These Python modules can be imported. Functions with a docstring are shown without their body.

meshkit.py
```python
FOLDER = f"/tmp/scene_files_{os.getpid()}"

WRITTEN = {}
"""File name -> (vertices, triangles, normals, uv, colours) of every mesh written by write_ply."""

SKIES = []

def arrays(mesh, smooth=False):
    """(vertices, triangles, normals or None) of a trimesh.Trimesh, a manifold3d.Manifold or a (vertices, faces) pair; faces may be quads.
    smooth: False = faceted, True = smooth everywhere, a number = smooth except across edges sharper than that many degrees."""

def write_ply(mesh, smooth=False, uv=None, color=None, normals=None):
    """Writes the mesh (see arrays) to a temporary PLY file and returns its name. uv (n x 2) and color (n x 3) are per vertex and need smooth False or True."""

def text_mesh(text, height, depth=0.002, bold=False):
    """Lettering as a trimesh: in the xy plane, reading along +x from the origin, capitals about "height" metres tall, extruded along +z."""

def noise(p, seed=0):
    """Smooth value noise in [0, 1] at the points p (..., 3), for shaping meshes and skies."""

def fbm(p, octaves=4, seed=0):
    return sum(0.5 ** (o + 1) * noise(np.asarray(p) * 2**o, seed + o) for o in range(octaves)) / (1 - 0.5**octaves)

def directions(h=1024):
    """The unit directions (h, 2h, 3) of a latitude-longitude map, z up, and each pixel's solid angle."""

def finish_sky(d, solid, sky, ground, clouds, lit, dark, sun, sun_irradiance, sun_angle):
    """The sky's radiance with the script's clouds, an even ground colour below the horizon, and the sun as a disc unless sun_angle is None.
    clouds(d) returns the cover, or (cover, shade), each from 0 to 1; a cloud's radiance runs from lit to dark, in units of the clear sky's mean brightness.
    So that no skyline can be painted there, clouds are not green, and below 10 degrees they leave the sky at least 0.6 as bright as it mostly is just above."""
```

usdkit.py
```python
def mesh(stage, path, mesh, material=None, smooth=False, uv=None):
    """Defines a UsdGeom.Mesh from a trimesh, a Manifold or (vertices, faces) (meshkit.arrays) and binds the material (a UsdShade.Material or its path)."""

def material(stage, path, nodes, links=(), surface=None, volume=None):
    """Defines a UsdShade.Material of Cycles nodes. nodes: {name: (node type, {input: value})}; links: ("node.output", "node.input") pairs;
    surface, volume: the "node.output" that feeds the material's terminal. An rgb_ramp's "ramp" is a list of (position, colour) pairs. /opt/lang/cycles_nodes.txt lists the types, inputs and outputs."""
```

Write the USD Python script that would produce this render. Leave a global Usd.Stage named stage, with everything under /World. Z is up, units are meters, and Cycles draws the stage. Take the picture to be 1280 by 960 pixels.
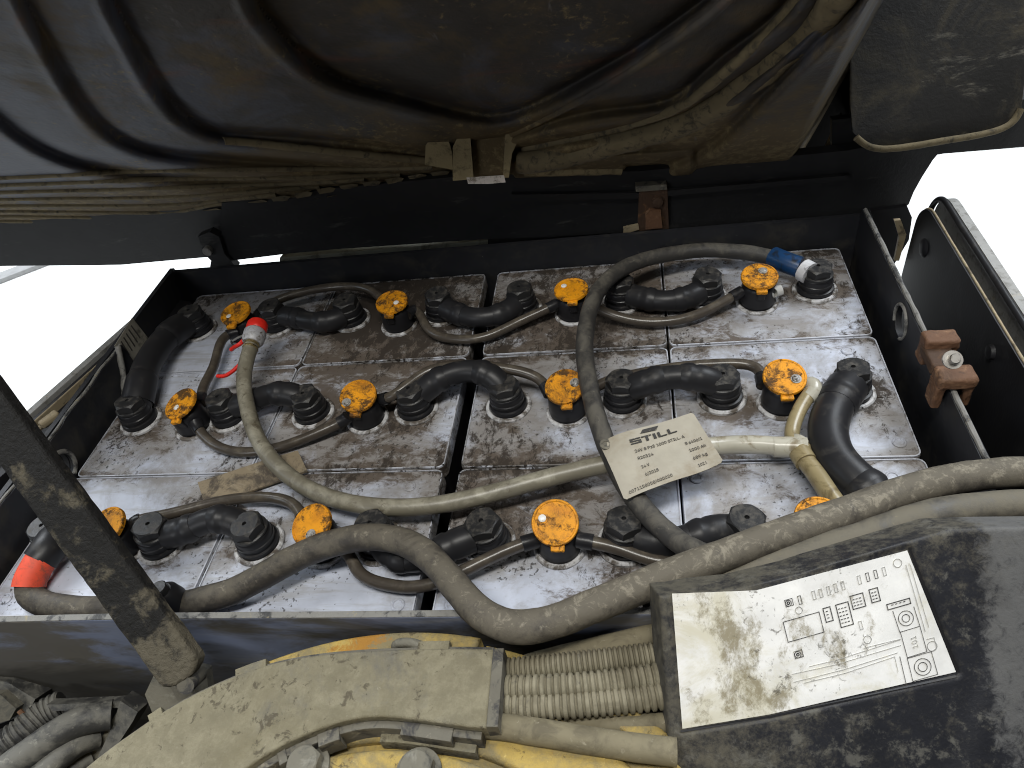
import math, random
import numpy as np
import trimesh, manifold3d, meshkit, usdkit
from shapely.geometry import Polygon, Point, box as sbox
from scipy.interpolate import CubicSpline
from pxr import Usd, UsdGeom, UsdLux, UsdShade, Gf, Sdf

random.seed(7)
rng = np.random.default_rng(11)
stage = Usd.Stage.CreateInMemory()
UsdGeom.SetStageUpAxis(stage, 'Z')
UsdGeom.SetStageMetersPerUnit(stage, 1.0)
stage.SetDefaultPrim(UsdGeom.Xform.Define(stage, '/World').GetPrim())
UsdGeom.Scope.Define(stage, '/World/Looks')

# ------------------------------------------------------------------ camera
# found by fitting the 198 x 155 mm lids of the twelve cells
C = np.array([0.58107186, -0.56402292, 0.49489457])
R = np.array([[0.98212074, 0.10050079, -0.15918055],
              [-0.04508687, -0.69538596, -0.71722070],
              [-0.18277317, 0.71157428, -0.67842171]])      # rows: right, down, forward
F = 890.1735                                                # focal length in photo pixels (1280 wide)
GAP = 0.0130
cam = UsdGeom.Camera.Define(stage, '/World/camera')
m = np.eye(4)
m[0, :3], m[1, :3], m[2, :3], m[3, :3] = R[0], -R[1], -R[2], C
cam.AddTransformOp().Set(Gf.Matrix4d(m.tolist()))
cam.CreateHorizontalApertureAttr(36.0)
cam.CreateVerticalApertureAttr(27.0)
cam.CreateFocalLengthAttr(36.0 * F / 1280)
cam.CreateClippingRangeAttr(Gf.Vec2f(0.02, 200.0))
cam.CreateExposureAttr(0.0)

# ------------------------------------------------------------------ light
def rect(name, pos, aim, w, h, inten, col):
    L = UsdLux.RectLight.Define(stage, '/World/' + name)
    L.CreateWidthAttr(w); L.CreateHeightAttr(h); L.CreateIntensityAttr(inten); L.CreateColorAttr(Gf.Vec3f(*col))
    d = np.array(pos, float) - np.array(aim, float); d /= np.linalg.norm(d)
    u = np.cross([0, 0, 1.0], d)
    u = np.array([1.0, 0, 0]) if np.linalg.norm(u) < 1e-6 else u / np.linalg.norm(u)
    v = np.cross(d, u)
    mm = np.eye(4); mm[0, :3], mm[1, :3], mm[2, :3], mm[3, :3] = u, v, d, pos
    L.AddTransformOp().Set(Gf.Matrix4d(mm.tolist()))
rect('lamp_front', (0.50, -0.63, 1.40), (0.42, -0.34, 0), 0.8, 0.20, 34.0, (1.0, 0.98, 0.92))
rect('lamp_behind', (-0.75, -2.0, 1.05), (0.4, -0.1, 0.05), 0.8, 0.6, 5.5, (0.93, 0.96, 1.0))
rect('lamp_left', (-1.9, -0.50, 1.2), (0.2, -0.1, 0), 0.6, 0.8, 3.5, (0.76, 0.88, 1.0))
rect('lamp_right', (2.2, -0.85, 1.5), (0.7, -0.1, 0), 0.6, 0.6, 1.2, (1.0, 0.97, 0.90))
rect('ceiling_lamp_left', (-2.2, 2.0, 3.0), (-2.2, 1.9, 0), 2.4, 2.4, 15.0, (0.90, 0.95, 1.0))
rect('ceiling_lamp_right', (2.9, 1.7, 3.0), (2.9, 1.6, 0), 2.4, 2.4, 12.5, (0.90, 0.95, 1.0))
dome = UsdLux.DomeLight.Define(stage, '/World/room_light')
usdkit.material(stage, '/World/Looks/room_light', {'b': ('background_shader', {'color': (0.95, 0.97, 1.0), 'strength': 0.018})}, [], surface='b.background')
UsdShade.MaterialBindingAPI.Apply(dome.GetPrim()).Bind(UsdShade.Material.Get(stage, '/World/Looks/room_light'))

# ------------------------------------------------------------------ measuring: a place seen in the photo, at a known height / plane / distance
def ray(px, py): return R.T @ np.array([(px - 640) / F, (py - 480) / F, 1.0])
def plane(px, py, n, d):
    r = ray(px, py); n = np.array(n, float)
    return C + r * ((d - n @ C) / (n @ r))
def az(px, py, z): return plane(px, py, (0, 0, 1), z)
def ay(px, py, y): return plane(px, py, (0, 1, 0), y)
def ax(px, py, x): return plane(px, py, (1, 0, 0), x)
def ad(px, py, d): return C + ray(px, py) * d
def zz(*pts): return [az(*p) for p in pts]

# ------------------------------------------------------------------ scene tree helpers
USED = {}
def fresh(parent, name):
    k = (parent, name); n = USED.get(k, 0); USED[k] = n + 1
    return f'{parent}/{name}' + (f'_{n:03d}' if n else '')
def keys(prim, **kw):
    for k, v in kw.items():
        if v: prim.SetCustomDataByKey({'cat': 'category'}.get(k, k), v)
LOC = {}
def thing(name, label, cat, loc=(0, 0, 0), group=None):
    p = fresh('/World', name)
    x = UsdGeom.Xform.Define(stage, p); x.AddTranslateOp().Set(Gf.Vec3d(*map(float, loc)))
    keys(x.GetPrim(), label=label, cat=cat, group=group)
    LOC[p] = np.array(loc, float)
    return p
def part(parent, name, mesh, mat, smooth=35, label=None, kind=None):
    """mesh is given in world coordinates; stored relative to the thing's base"""
    top = '/'.join(parent.split('/')[:3])
    if hasattr(mesh, 'to_mesh'): mesh = tm(mesh)
    mesh = mesh.copy(); mesh.apply_translation(-LOC[top])
    p = fresh(parent, name)
    pr = usdkit.mesh(stage, p, mesh, '/World/Looks/' + mat, smooth=smooth)
    keys(pr.GetPrim(), label=label, kind=kind)
    return p
def single(name, mesh, mat, label=None, cat=None, group=None, kind=None, smooth=35):
    p = fresh('/World', name)
    if hasattr(mesh, 'to_mesh'): mesh = tm(mesh)
    pr = usdkit.mesh(stage, p, mesh, '/World/Looks/' + mat, smooth=smooth)
    keys(pr.GetPrim(), label=label, cat=cat, group=group, kind=kind)
    LOC[p] = np.zeros(3)
    return p

# ------------------------------------------------------------------ mesh helpers
cat = trimesh.util.concatenate
def tm(man):
    q = man.to_mesh(); return trimesh.Trimesh(q.vert_properties[:, :3], q.tri_verts, process=False)
def man(mesh): return manifold3d.Manifold(manifold3d.Mesh(np.asarray(mesh.vertices, np.float32), np.asarray(mesh.faces, np.uint32)))
def box(lo, hi):
    lo, hi = np.minimum(lo, hi), np.maximum(lo, hi)
    b = trimesh.creation.box(hi - lo); b.apply_translation((lo + hi) / 2); return b
def rbox(size, r, n=2):
    """box with rounded edges, centred"""
    s = np.array(size) / 2 - r
    sp = trimesh.creation.icosphere(n, r).vertices
    pts = np.vstack([sp + s * np.array([a, b, c]) for a in (-1, 1) for b in (-1, 1) for c in (-1, 1)])
    return trimesh.convex.convex_hull(pts)
def frame(x, z=None):
    """4x4 whose columns are axes: x along x, z near z"""
    x = np.array(x, float) / np.linalg.norm(x); z = np.array([0, 0, 1.0] if z is None else z, float)
    y = np.cross(z, x); y /= np.linalg.norm(y); z = np.cross(x, y)
    M = np.eye(4); M[:3, 0], M[:3, 1], M[:3, 2] = x, y, z; return M
def put(mesh, pos, M=None, rz=0.0):
    mesh = mesh.copy()
    if rz: mesh.apply_transform(trimesh.transformations.rotation_matrix(rz, [0, 0, 1]))
    if M is not None: mesh.apply_transform(M)
    mesh.apply_translation(np.array(pos, float)); return mesh
def lathe(prof, n=32):
    return trimesh.creation.revolve(np.array(prof, float), sections=n)
def spline(pts, step=0.003):
    pts = np.array(pts, float)
    t = np.r_[0, np.cumsum(np.maximum(np.linalg.norm(np.diff(pts, axis=0), axis=1), 1e-6) ** 0.75)]
    cs = CubicSpline(t, pts, bc_type='natural')
    fine = cs(np.linspace(0, t[-1], 600))
    L = np.r_[0, np.cumsum(np.linalg.norm(np.diff(fine, axis=0), axis=1))]
    n = max(3, int(L[-1] / step) + 1)
    s = np.linspace(0, L[-1], n)
    return np.stack([np.interp(s, L, fine[:, k]) for k in range(3)], 1), s
def tube(path, r, sides=16, s=None, caps=True, squash=None, wob=0.0, seed=1):
    """sweep a circle along path; r a number or an array along it"""
    path = np.asarray(path, float); n = len(path)
    rr = np.broadcast_to(r, n).astype(float)
    T = np.gradient(path, axis=0); T /= np.linalg.norm(T, axis=1, keepdims=True)
    up = np.array([0, 0, 1.0]); N = np.zeros_like(T)
    v = up - T[0] * (up @ T[0])
    if np.linalg.norm(v) < 0.1: v = np.array([1.0, 0, 0]) - T[0] * T[0][0]
    N[0] = v / np.linalg.norm(v)
    for i in range(1, n):
        v = N[i - 1] - T[i] * (N[i - 1] @ T[i]); N[i] = v / np.linalg.norm(v)
    B = np.cross(T, N)
    a = np.linspace(0, 2 * np.pi, sides, endpoint=False)
    V = path[:, None] + rr[:, None, None] * (np.cos(a)[None, :, None] * N[:, None] + np.sin(a)[None, :, None] * B[:, None])
    if wob:
        V = V + wob * (meshkit.fbm(V * 60, 3, seed)[..., None] - 0.5) * (V - path[:, None]) / rr[:, None, None]
    V = V.reshape(-1, 3); f = []
    i, j = np.meshgrid(np.arange(n - 1), np.arange(sides), indexing='ij'); i, j = i.ravel(), j.ravel(); k = (j + 1) % sides
    q = np.stack([i * sides + j, i * sides + k, (i + 1) * sides + k, (i + 1) * sides + j], 1)
    f = np.vstack([q[:, [0, 1, 2]], q[:, [0, 2, 3]]])
    if caps:
        c0, c1 = len(V), len(V) + 1
        V = np.vstack([V, path[:1], path[-1:]])
        j = np.arange(sides); k = (j + 1) % sides
        f = np.vstack([f, np.stack([k, j, np.full(sides, c0)], 1), np.stack([(n - 1) * sides + j, (n - 1) * sides + k, np.full(sides, c1)], 1)])
    return trimesh.Trimesh(V, f, process=False)
def hose(pts, r, step=0.003, sides=18, **k):
    p, s = spline(pts, step); return tube(p, r, sides, **k)
def corrugated(pts, r, pitch=0.0042, depth=0.0016, sides=20):
    p, s = spline(pts, pitch / 8)
    ph = (s / pitch) % 1
    rad = r - depth * (1 - np.clip(np.abs(ph - 0.5) * -6 + 2.4, 0, 1))
    return tube(p, rad, sides)
def offset_poly(P, d):
    P = np.asarray(P, float); n = len(P)
    a = P - np.roll(P, 1, 0); b = np.roll(P, -1, 0) - P
    a /= np.linalg.norm(a, axis=1, keepdims=True); b /= np.linalg.norm(b, axis=1, keepdims=True)
    na, nb = np.stack([-a[:, 1], a[:, 0]], 1), np.stack([-b[:, 1], b[:, 0]], 1)
    k = na + nb; k /= np.maximum((k * na).sum(1, keepdims=True), 0.35) * np.maximum(np.linalg.norm(k, axis=1, keepdims=True), 1e-9) ** 0 
    k = (na + nb) / np.maximum(1 + (na * nb).sum(1, keepdims=True), 0.3)
    return P + d * k
def plate(P, z0, z1, bev=0.0015, steps=2):
    """extrude a counter-clockwise outline from z0 to z1 with the top edge rounded"""
    P = np.asarray(P, float)
    if Polygon(P).exterior.is_ccw is False: P = P[::-1]
    rings = [(P, z0)]
    for k in range(steps + 1):
        a = math.pi / 2 * k / steps
        rings.append((offset_poly(P, bev * (1 - math.cos(a))), z1 - bev * (1 - math.sin(a))))
    n = len(P); V = np.vstack([np.c_[p, np.full(n, z)] for p, z in rings]); f = []
    j = np.arange(n); k = (j + 1) % n
    for i in range(len(rings) - 1):
        q = np.stack([i * n + j, i * n + k, (i + 1) * n + k, (i + 1) * n + j], 1)
        f += [q[:, [0, 1, 2]], q[:, [0, 2, 3]]]
    for idx, flip in ((0, True), (len(rings) - 1, False)):
        v2, t = trimesh.creation.triangulate_polygon(Polygon(rings[idx][0]), engine='earcut')
        near = np.array([np.argmin(((rings[idx][0] - q) ** 2).sum(1)) for q in v2])
        t = near[t] + idx * n
        a, b, c = V[t[:, 0]], V[t[:, 1]], V[t[:, 2]]
        w = np.cross(b - a, c - a)[:, 2] > 0
        t = np.where((w ^ flip)[:, None], t, t[:, ::-1]); f.append(t)
    return trimesh.Trimesh(V, np.vstack(f), process=False)
def rrect(x0, x1, y0, y1, r, n=5):
    out = []
    for cx, cy, a0 in ((x1 - r, y1 - r, 0), (x0 + r, y1 - r, 90), (x0 + r, y0 + r, 180), (x1 - r, y0 + r, 270)):
        for k in range(n):
            a = math.radians(a0 + 90 * k / (n - 1)); out.append((cx + r * math.cos(a), cy + r * math.sin(a)))
    return np.array(out)
def hexagon(r, rot=0.0): return np.array([(r * math.cos(rot + k * math.pi / 3), r * math.sin(rot + k * math.pi / 3)) for k in range(6)])
def hexbolt(r, h, rot=0.0, dimple=True, bev=0.0016):
    b = man(plate(hexagon(r, rot), 0, h, 0.0003)) ^ man(lathe([(0, -0.001), (r * 1.02, -0.001), (r * 1.02, h * 0.72), (r * 0.80, h * 1.02), (0, h * 1.02)], 40))
    if dimple:
        d = trimesh.creation.cylinder(0.0020, 0.006, sections=14); d.apply_translation((0, 0, h))
        b = b - man(d)
    return tm(b)
def loft(outline3, direction):
    """closed solid from a 3-D outline (nearly flat, listed round) pushed along direction"""
    P = np.asarray(outline3, float); D = np.asarray(direction, float); n = len(P)
    c = P.mean(0); u = P[1] - P[0]; u /= np.linalg.norm(u)
    nn = np.cross(P[1] - P[0], P[2] - P[0])
    for k in range(2, n - 1): nn = nn + np.cross(P[k] - P[0], P[k + 1] - P[0])
    nn /= np.linalg.norm(nn); w = np.cross(nn, u)
    Q = np.stack([(P - c) @ u, (P - c) @ w], 1)
    v2, t = trimesh.creation.triangulate_polygon(Polygon(Q), engine='earcut')
    t = np.array([np.argmin(((Q - q) ** 2).sum(1)) for q in v2])[t]
    ar = lambda q: (q[:, 1, 0] - q[:, 0, 0]) * (q[:, 2, 1] - q[:, 0, 1]) - (q[:, 1, 1] - q[:, 0, 1]) * (q[:, 2, 0] - q[:, 0, 0])
    pa = (Q[:, 0] * np.roll(Q[:, 1], -1) - Q[:, 1] * np.roll(Q[:, 0], -1)).sum()
    t = np.where((ar(Q[t]) * pa > 0)[:, None], t[:, ::-1], t)
    V = np.vstack([P, P + D]); j = np.arange(n); k = (j + 1) % n
    f = np.vstack([t, t[:, ::-1] + n, np.stack([j, k, k + n], 1), np.stack([j, k + n, j + n], 1)])
    M = trimesh.Trimesh(V, f, process=False)
    return M if M.volume > 0 else trimesh.Trimesh(V, f[:, ::-1], process=False)
def rough_up(mesh, amp, freq, seed=0):
    mesh = mesh.copy(); v = np.array(mesh.vertices)
    o = np.stack([meshkit.fbm(v * freq + 10 * k, 3, seed + k) - 0.5 for k in range(3)], 1)
    mesh.vertices = v + 2 * amp * o; return mesh

# ------------------------------------------------------------------ materials
def dirty(name, base, layers=(), rough=0.5, metallic=0.0, bump=None, spec=0.5, alpha=None, vary=0.12, transmission=0.0, coat=0.0, shared=(), seam=None):
    """base colour under layers of dirt.  A layer: dict(color, scale, lo, hi, detail, distort, big=(scale, weight), spots=[(centre, radius, weight)],
    axis=(x|y|z, from, to, weight), stretch=(sx, sy, sz), rough)"""
    N = {'g': ('geometry', {}), 'p': ('principled_bsdf', {'metallic': metallic, 'specular_ior_level': spec, 'transmission_weight': transmission, 'coat_weight': coat}),
         'base': ('color', {'value': base})}
    L = []
    N['vn'] = ('noise_texture', {'scale': 37.0, 'detail': 5.0, 'roughness': 0.6}); L.append(('g.position', 'vn.vector'))
    N['vm'] = ('map_range', {'from_min': 0.3, 'from_max': 0.7, 'to_min': 1 - vary, 'to_max': 1 + vary}); L.append(('vn.fac', 'vm.value'))
    N['vc'] = ('vector_math', {'math_type': 'scale', 'vector1': base}); L.append(('vm.result', 'vc.scale'))
    col = 'vc.vector'
    tot = None
    def plus(a, b, tag):
        if a is None: return b
        N[tag] = ('math', {'math_type': 'add'}); L.extend([(a, tag + '.value1'), (b, tag + '.value2')]); return tag + '.value'
    for k, (c, rad, w) in enumerate(shared):
        t = f'sh{k}'
        N[t] = ('vector_math', {'math_type': 'distance', 'vector2': c}); L.append(('g.position', t + '.vector1'))
        N[t + 'm'] = ('map_range', {'range_type': 'smoothstep', 'from_min': 0.0, 'from_max': rad, 'to_min': w, 'to_max': 0.0, 'clamp': True}); L.append((t + '.value', t + 'm.value'))
        tot = plus(tot, t + 'm.result', t + 'a')
    if seam:            # dirt gathers along the joints between the rows
        N['sy'] = ('separate_xyz', {}); L.append(('g.position', 'sy.vector'))
        N['sp'] = ('math', {'math_type': 'pingpong', 'value2': seam[0]}); L.append(('sy.y', 'sp.value1'))
        N['sm'] = ('map_range', {'range_type': 'smoothstep', 'from_min': 0.0, 'from_max': seam[1], 'to_min': seam[2], 'to_max': 0.0, 'clamp': True}); L.append(('sp.value', 'sm.value'))
        tot = plus(tot, 'sm.result', 'sma')
    N['r0'] = ('value', {'value': rough}); ro = 'r0.value'
    for i, y in enumerate(layers):
        a = f'l{i}'
        src = 'g.position'
        N[a + 'o'] = ('mapping', {'location': (3.1 * i + 0.7, 1.7 * i, 0.9 * i), 'scale': y.get('stretch', (1, 1, 1)), 'rotation': y.get('turn', (0, 0, 0))})
        L.append((src, a + 'o.vector')); src = a + 'o.vector'
        if y.get('vor'):
            N[a + 'n'] = ('voronoi_texture', {'scale': float(y['scale']), 'randomness': 1.0}); L.append((src, a + 'n.vector'))
            N[a + 'i'] = ('math', {'math_type': 'subtract', 'value1': 1.0}); L.append((a + 'n.distance', a + 'i.value2')); v = a + 'i.value'
        else:
            N[a + 'n'] = ('noise_texture', {'scale': float(y['scale']), 'detail': float(y.get('detail', 6)), 'roughness': y.get('nr', 0.68), 'distortion': y.get('distort', 0.6)})
            L.append((src, a + 'n.vector')); v = a + 'n.fac'
        def add(v, w, tag):
            N[a + tag] = ('math', {'math_type': 'add'}); L.append((v, a + tag + '.value1')); L.append((w, a + tag + '.value2')); return a + tag + '.value'
        if 'big' in y:
            N[a + 'b'] = ('noise_texture', {'scale': float(y['big'][0]), 'detail': 3.0, 'roughness': 0.5, 'distortion': 0.5}); L.append((src, a + 'b.vector'))
            N[a + 'bm'] = ('map_range', {'from_min': 0.3, 'from_max': 0.7, 'to_min': -y['big'][1], 'to_max': y['big'][1]}); L.append((a + 'b.fac', a + 'bm.value'))
            v = add(v, a + 'bm.result', 'ba')
        if y.get('share') and tot:
            N[a + 'sw'] = ('math', {'math_type': 'multiply', 'value2': float(y['share'])}); L.append((tot, a + 'sw.value1')); v = add(v, a + 'sw.value', 'swa')
        for k, (c, rad, w) in enumerate(y.get('spots', ())):
            t = f'{a}s{k}'
            N[t] = ('vector_math', {'math_type': 'distance', 'vector2': c}); L.append(('g.position', t + '.vector1'))
            N[t + 'm'] = ('map_range', {'range_type': 'smoothstep', 'from_min': 0.0, 'from_max': rad, 'to_min': w, 'to_max': 0.0, 'clamp': True}); L.append((t + '.value', t + 'm.value'))
            v = add(v, t + 'm.result', f's{k}a')
        for k, (axn, lo, hi, w) in enumerate(y.get('axis', ())):
            t = f'{a}x{k}'
            N[t] = ('separate_xyz', {}); L.append(('g.position', t + '.vector'))
            N[t + 'm'] = ('map_range', {'range_type': 'smoothstep', 'from_min': lo, 'from_max': hi, 'to_min': 0.0, 'to_max': w, 'clamp': True}); L.append((f'{t}.{axn}', t + 'm.value'))
            v = add(v, t + 'm.result', f'x{k}a')
        if y.get('up'):
            N[a + 'u'] = ('separate_xyz', {}); L.append(('g.normal', a + 'u.vector'))
            N[a + 'um'] = ('map_range', {'from_min': -0.2, 'from_max': 1.0, 'to_min': -y['up'], 'to_max': y['up'], 'clamp': True}); L.append((a + 'u.z', a + 'um.value'))
            v = add(v, a + 'um.result', 'ua')
        N[a + 'm'] = ('map_range', {'range_type': 'smoothstep', 'from_min': y['lo'], 'from_max': y['hi'], 'to_min': 0.0, 'to_max': y.get('max', 1.0), 'clamp': True}); L.append((v, a + 'm.value'))
        N[a + 'c'] = ('mix_color', {'b': y['color'], 'use_clamp': False}); L += [(a + 'm.result', a + 'c.fac'), (col, a + 'c.a')]; col = a + 'c.result'
        if 'rough' in y:
            N[a + 'r'] = ('mix_float', {'b': y['rough']}); L += [(a + 'm.result', a + 'r.fac'), (ro, a + 'r.a')]; ro = a + 'r.result'
    L += [(col, 'p.base_color'), (ro, 'p.roughness')]
    if bump:
        N['bn'] = ('noise_texture', {'scale': float(bump[0]), 'detail': 6.0, 'roughness': 0.65}); L.append(('g.position', 'bn.vector'))
        N['bb'] = ('bump', {'strength': bump[1], 'distance': bump[2], 'filter_width': 0.1}); L += [('bn.fac', 'bb.height'), ('bb.normal', 'p.normal')]
    if alpha is not None:
        N['tr'] = ('transparent_bsdf', {'color': (0.93, 0.92, 0.85)}); N['mx'] = ('mix_closure', {'fac': alpha})
        L += [('tr.BSDF', 'mx.closure1'), ('p.BSDF', 'mx.closure2')]
        return usdkit.material(stage, '/World/Looks/' + name, N, L, surface='mx.closure')
    return usdkit.material(stage, '/World/Looks/' + name, N, L, surface='p.BSDF')

GRIME = (0.022, 0.018, 0.015)
DUST = (0.20, 0.17, 0.115)
SP = [((0.42, -0.20, 0), 0.11, 0.10), ((0.30, -0.13, 0), 0.10, 0.08), ((0.54, -0.20, 0), 0.08, 0.06), ((0.30, 0.08, 0), 0.17, 0.20), ((0.47, -0.14, 0), 0.10, 0.08), ((0.52, 0.08, 0), 0.15, 0.18),
      ((0.17, -0.20, 0), 0.05, 0.20), ((0.55, -0.31, 0), 0.07, 0.10), ((0.05, -0.26, 0), 0.20, -0.20), ((0.30, -0.29, 0), 0.13, -0.24), ((0.74, 0.01, 0), 0.09, -0.06), ((0.76, 0.12, 0), 0.07, 0.08), ((0.06, 0.02, 0), 0.12, -0.16), ((0.74, -0.14, 0), 0.10, -0.08), ((0.44, -0.29, 0), 0.09, -0.16),
      ((0.60, -0.22, 0), 0.10, -0.06), ((0.05, -0.12, 0), 0.08, 0.06), ((0.48, -0.08, 0), 0.06, -0.05), ((0.37, -0.08, 0), 0.06, -0.04)]
_px = ((0.037, 0.1445), (0.240, 0.3525), (0.4498, 0.562), (0.6537, 0.7655))
POLES = [((x, y, 0.0), 0.046, 0.15 + 0.08 * ((k * 7 + r * 3) % 5) / 4) for r, y in enumerate((0.078, -0.077, -0.236)) for k, x in enumerate(sum(_px, ()))]
dirty('cell_plastic', (0.50, 0.535, 0.63), [
    dict(color=(0.205, 0.182, 0.155), scale=13, lo=0.36, hi=0.60, detail=10, nr=0.72, distort=0.4, rough=0.6, share=1.0, max=0.85),
    dict(color=(0.33, 0.325, 0.325), scale=30, lo=0.48, hi=0.62, detail=8, nr=0.68, distort=0.3, stretch=(0.35, 2.2, 1), turn=(0, 0, 0.5), max=0.6),
    dict(color=(0.082, 0.060, 0.042), scale=46, lo=0.51, hi=0.64, detail=12, nr=0.76, distort=0.4, stretch=(0.8, 1.25, 1), turn=(0, 0, 0.35), big=(7, 0.10), rough=0.75, max=0.88, share=1.0),
    dict(color=(0.028, 0.020, 0.014), scale=66, lo=0.565, hi=0.645, detail=12, nr=0.82, distort=0.3, stretch=(1.3, 0.8, 1), turn=(0, 0, -0.4), big=(9, 0.10), rough=0.85, max=0.92, share=0.8),
    dict(color=GRIME, scale=240, lo=0.64, hi=0.70, detail=4, nr=0.6, distort=0.2, big=(12, 0.10), rough=0.9, max=0.8),
    ], rough=0.42, shared=SP + POLES, seam=(0.0775, 0.016, 0.09), bump=(420, 0.25, 0.0006))
dirty('cell_ring', (0.55, 0.55, 0.56), [dict(color=(0.10, 0.085, 0.07), scale=70, lo=0.42, hi=0.60, distort=0.35), dict(color=GRIME, scale=300, lo=0.62, hi=0.7)], rough=0.4)
dirty('cell_lip', (0.50, 0.52, 0.58), [dict(color=(0.16, 0.15, 0.14), scale=55, lo=0.46, hi=0.66, detail=9, distort=0.3, share=1.0), dict(color=GRIME, scale=200, lo=0.58, hi=0.68, detail=6, share=1.0)], rough=0.4, shared=SP)
dirty('black_rubber', (0.018, 0.018, 0.020), [dict(color=(0.075, 0.068, 0.058), scale=60, lo=0.56, hi=0.85, distort=0.4, up=0.06, max=0.6, rough=0.8)], spec=0.3, rough=0.40, bump=(300, 0.15, 0.0004))
dirty('black_plastic', (0.014, 0.014, 0.016), [dict(color=(0.070, 0.064, 0.054), scale=120, lo=0.58, hi=0.84, distort=0.35, up=0.08, max=0.6, rough=0.8)], spec=0.3, rough=0.34, bump=(500, 0.25, 0.0004))
dirty('bolt_black', (0.022, 0.022, 0.023), [dict(color=(0.11, 0.10, 0.085), scale=170, lo=0.54, hi=0.80, distort=0.35, up=0.10, max=0.6, rough=0.75)], spec=0.3, rough=0.36, bump=(600, 0.4, 0.0005))
dirty('orange_cap', (0.76, 0.31, 0.008), [
    dict(color=(0.40, 0.12, 0.01), scale=60, lo=0.45, hi=0.75, distort=0.35, max=0.55),
    dict(color=(0.035, 0.022, 0.012), scale=105, lo=0.475, hi=0.60, detail=11, nr=0.78, distort=0.3, big=(24, 0.07), rough=0.8, max=0.93),
    dict(color=(0.16, 0.07, 0.012), scale=48, lo=0.47, hi=0.64, detail=11, nr=0.8, max=0.75)], rough=0.55, spec=0.3, bump=(500, 0.3, 0.0006))
dirty('indicator_white', (0.75, 0.74, 0.70), [dict(color=(0.2, 0.18, 0.15), scale=300, lo=0.58, hi=0.7)], rough=0.3)
dirty('indicator_grey', (0.30, 0.29, 0.27), [dict(color=(0.05, 0.04, 0.03), scale=300, lo=0.48, hi=0.62)], rough=0.35)
dirty('thin_tube', (0.060, 0.050, 0.040), [dict(color=(0.14, 0.12, 0.09), scale=80, lo=0.48, hi=0.8, distort=0.35, up=0.08, max=0.7)], rough=0.28, bump=(250, 0.15, 0.0004))
dirty('feed_hose', (0.175, 0.16, 0.12), [dict(color=(0.36, 0.34, 0.27), scale=45, lo=0.5, hi=0.75, up=0.10, max=0.7), dict(color=(0.07, 0.055, 0.035), scale=120, lo=0.58, hi=0.75, big=(18, 0.12), max=0.85)], rough=0.38, bump=(300, 0.2, 0.0005))
dirty('clear_hose', (0.42, 0.40, 0.33), [dict(color=(0.17, 0.13, 0.07), scale=70, lo=0.50, hi=0.72, big=(15, 0.1), max=0.85)], rough=0.25, spec=0.6)
dirty('stained_hose', (0.27, 0.22, 0.12), [dict(color=(0.11, 0.08, 0.035), scale=70, lo=0.46, hi=0.70, big=(15, 0.1), max=0.85)], rough=0.3, spec=0.6)
dirty('clear_plastic', (0.62, 0.62, 0.60), [dict(color=(0.25, 0.2, 0.13), scale=120, lo=0.55, hi=0.75)], rough=0.2, alpha=0.72)
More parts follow.
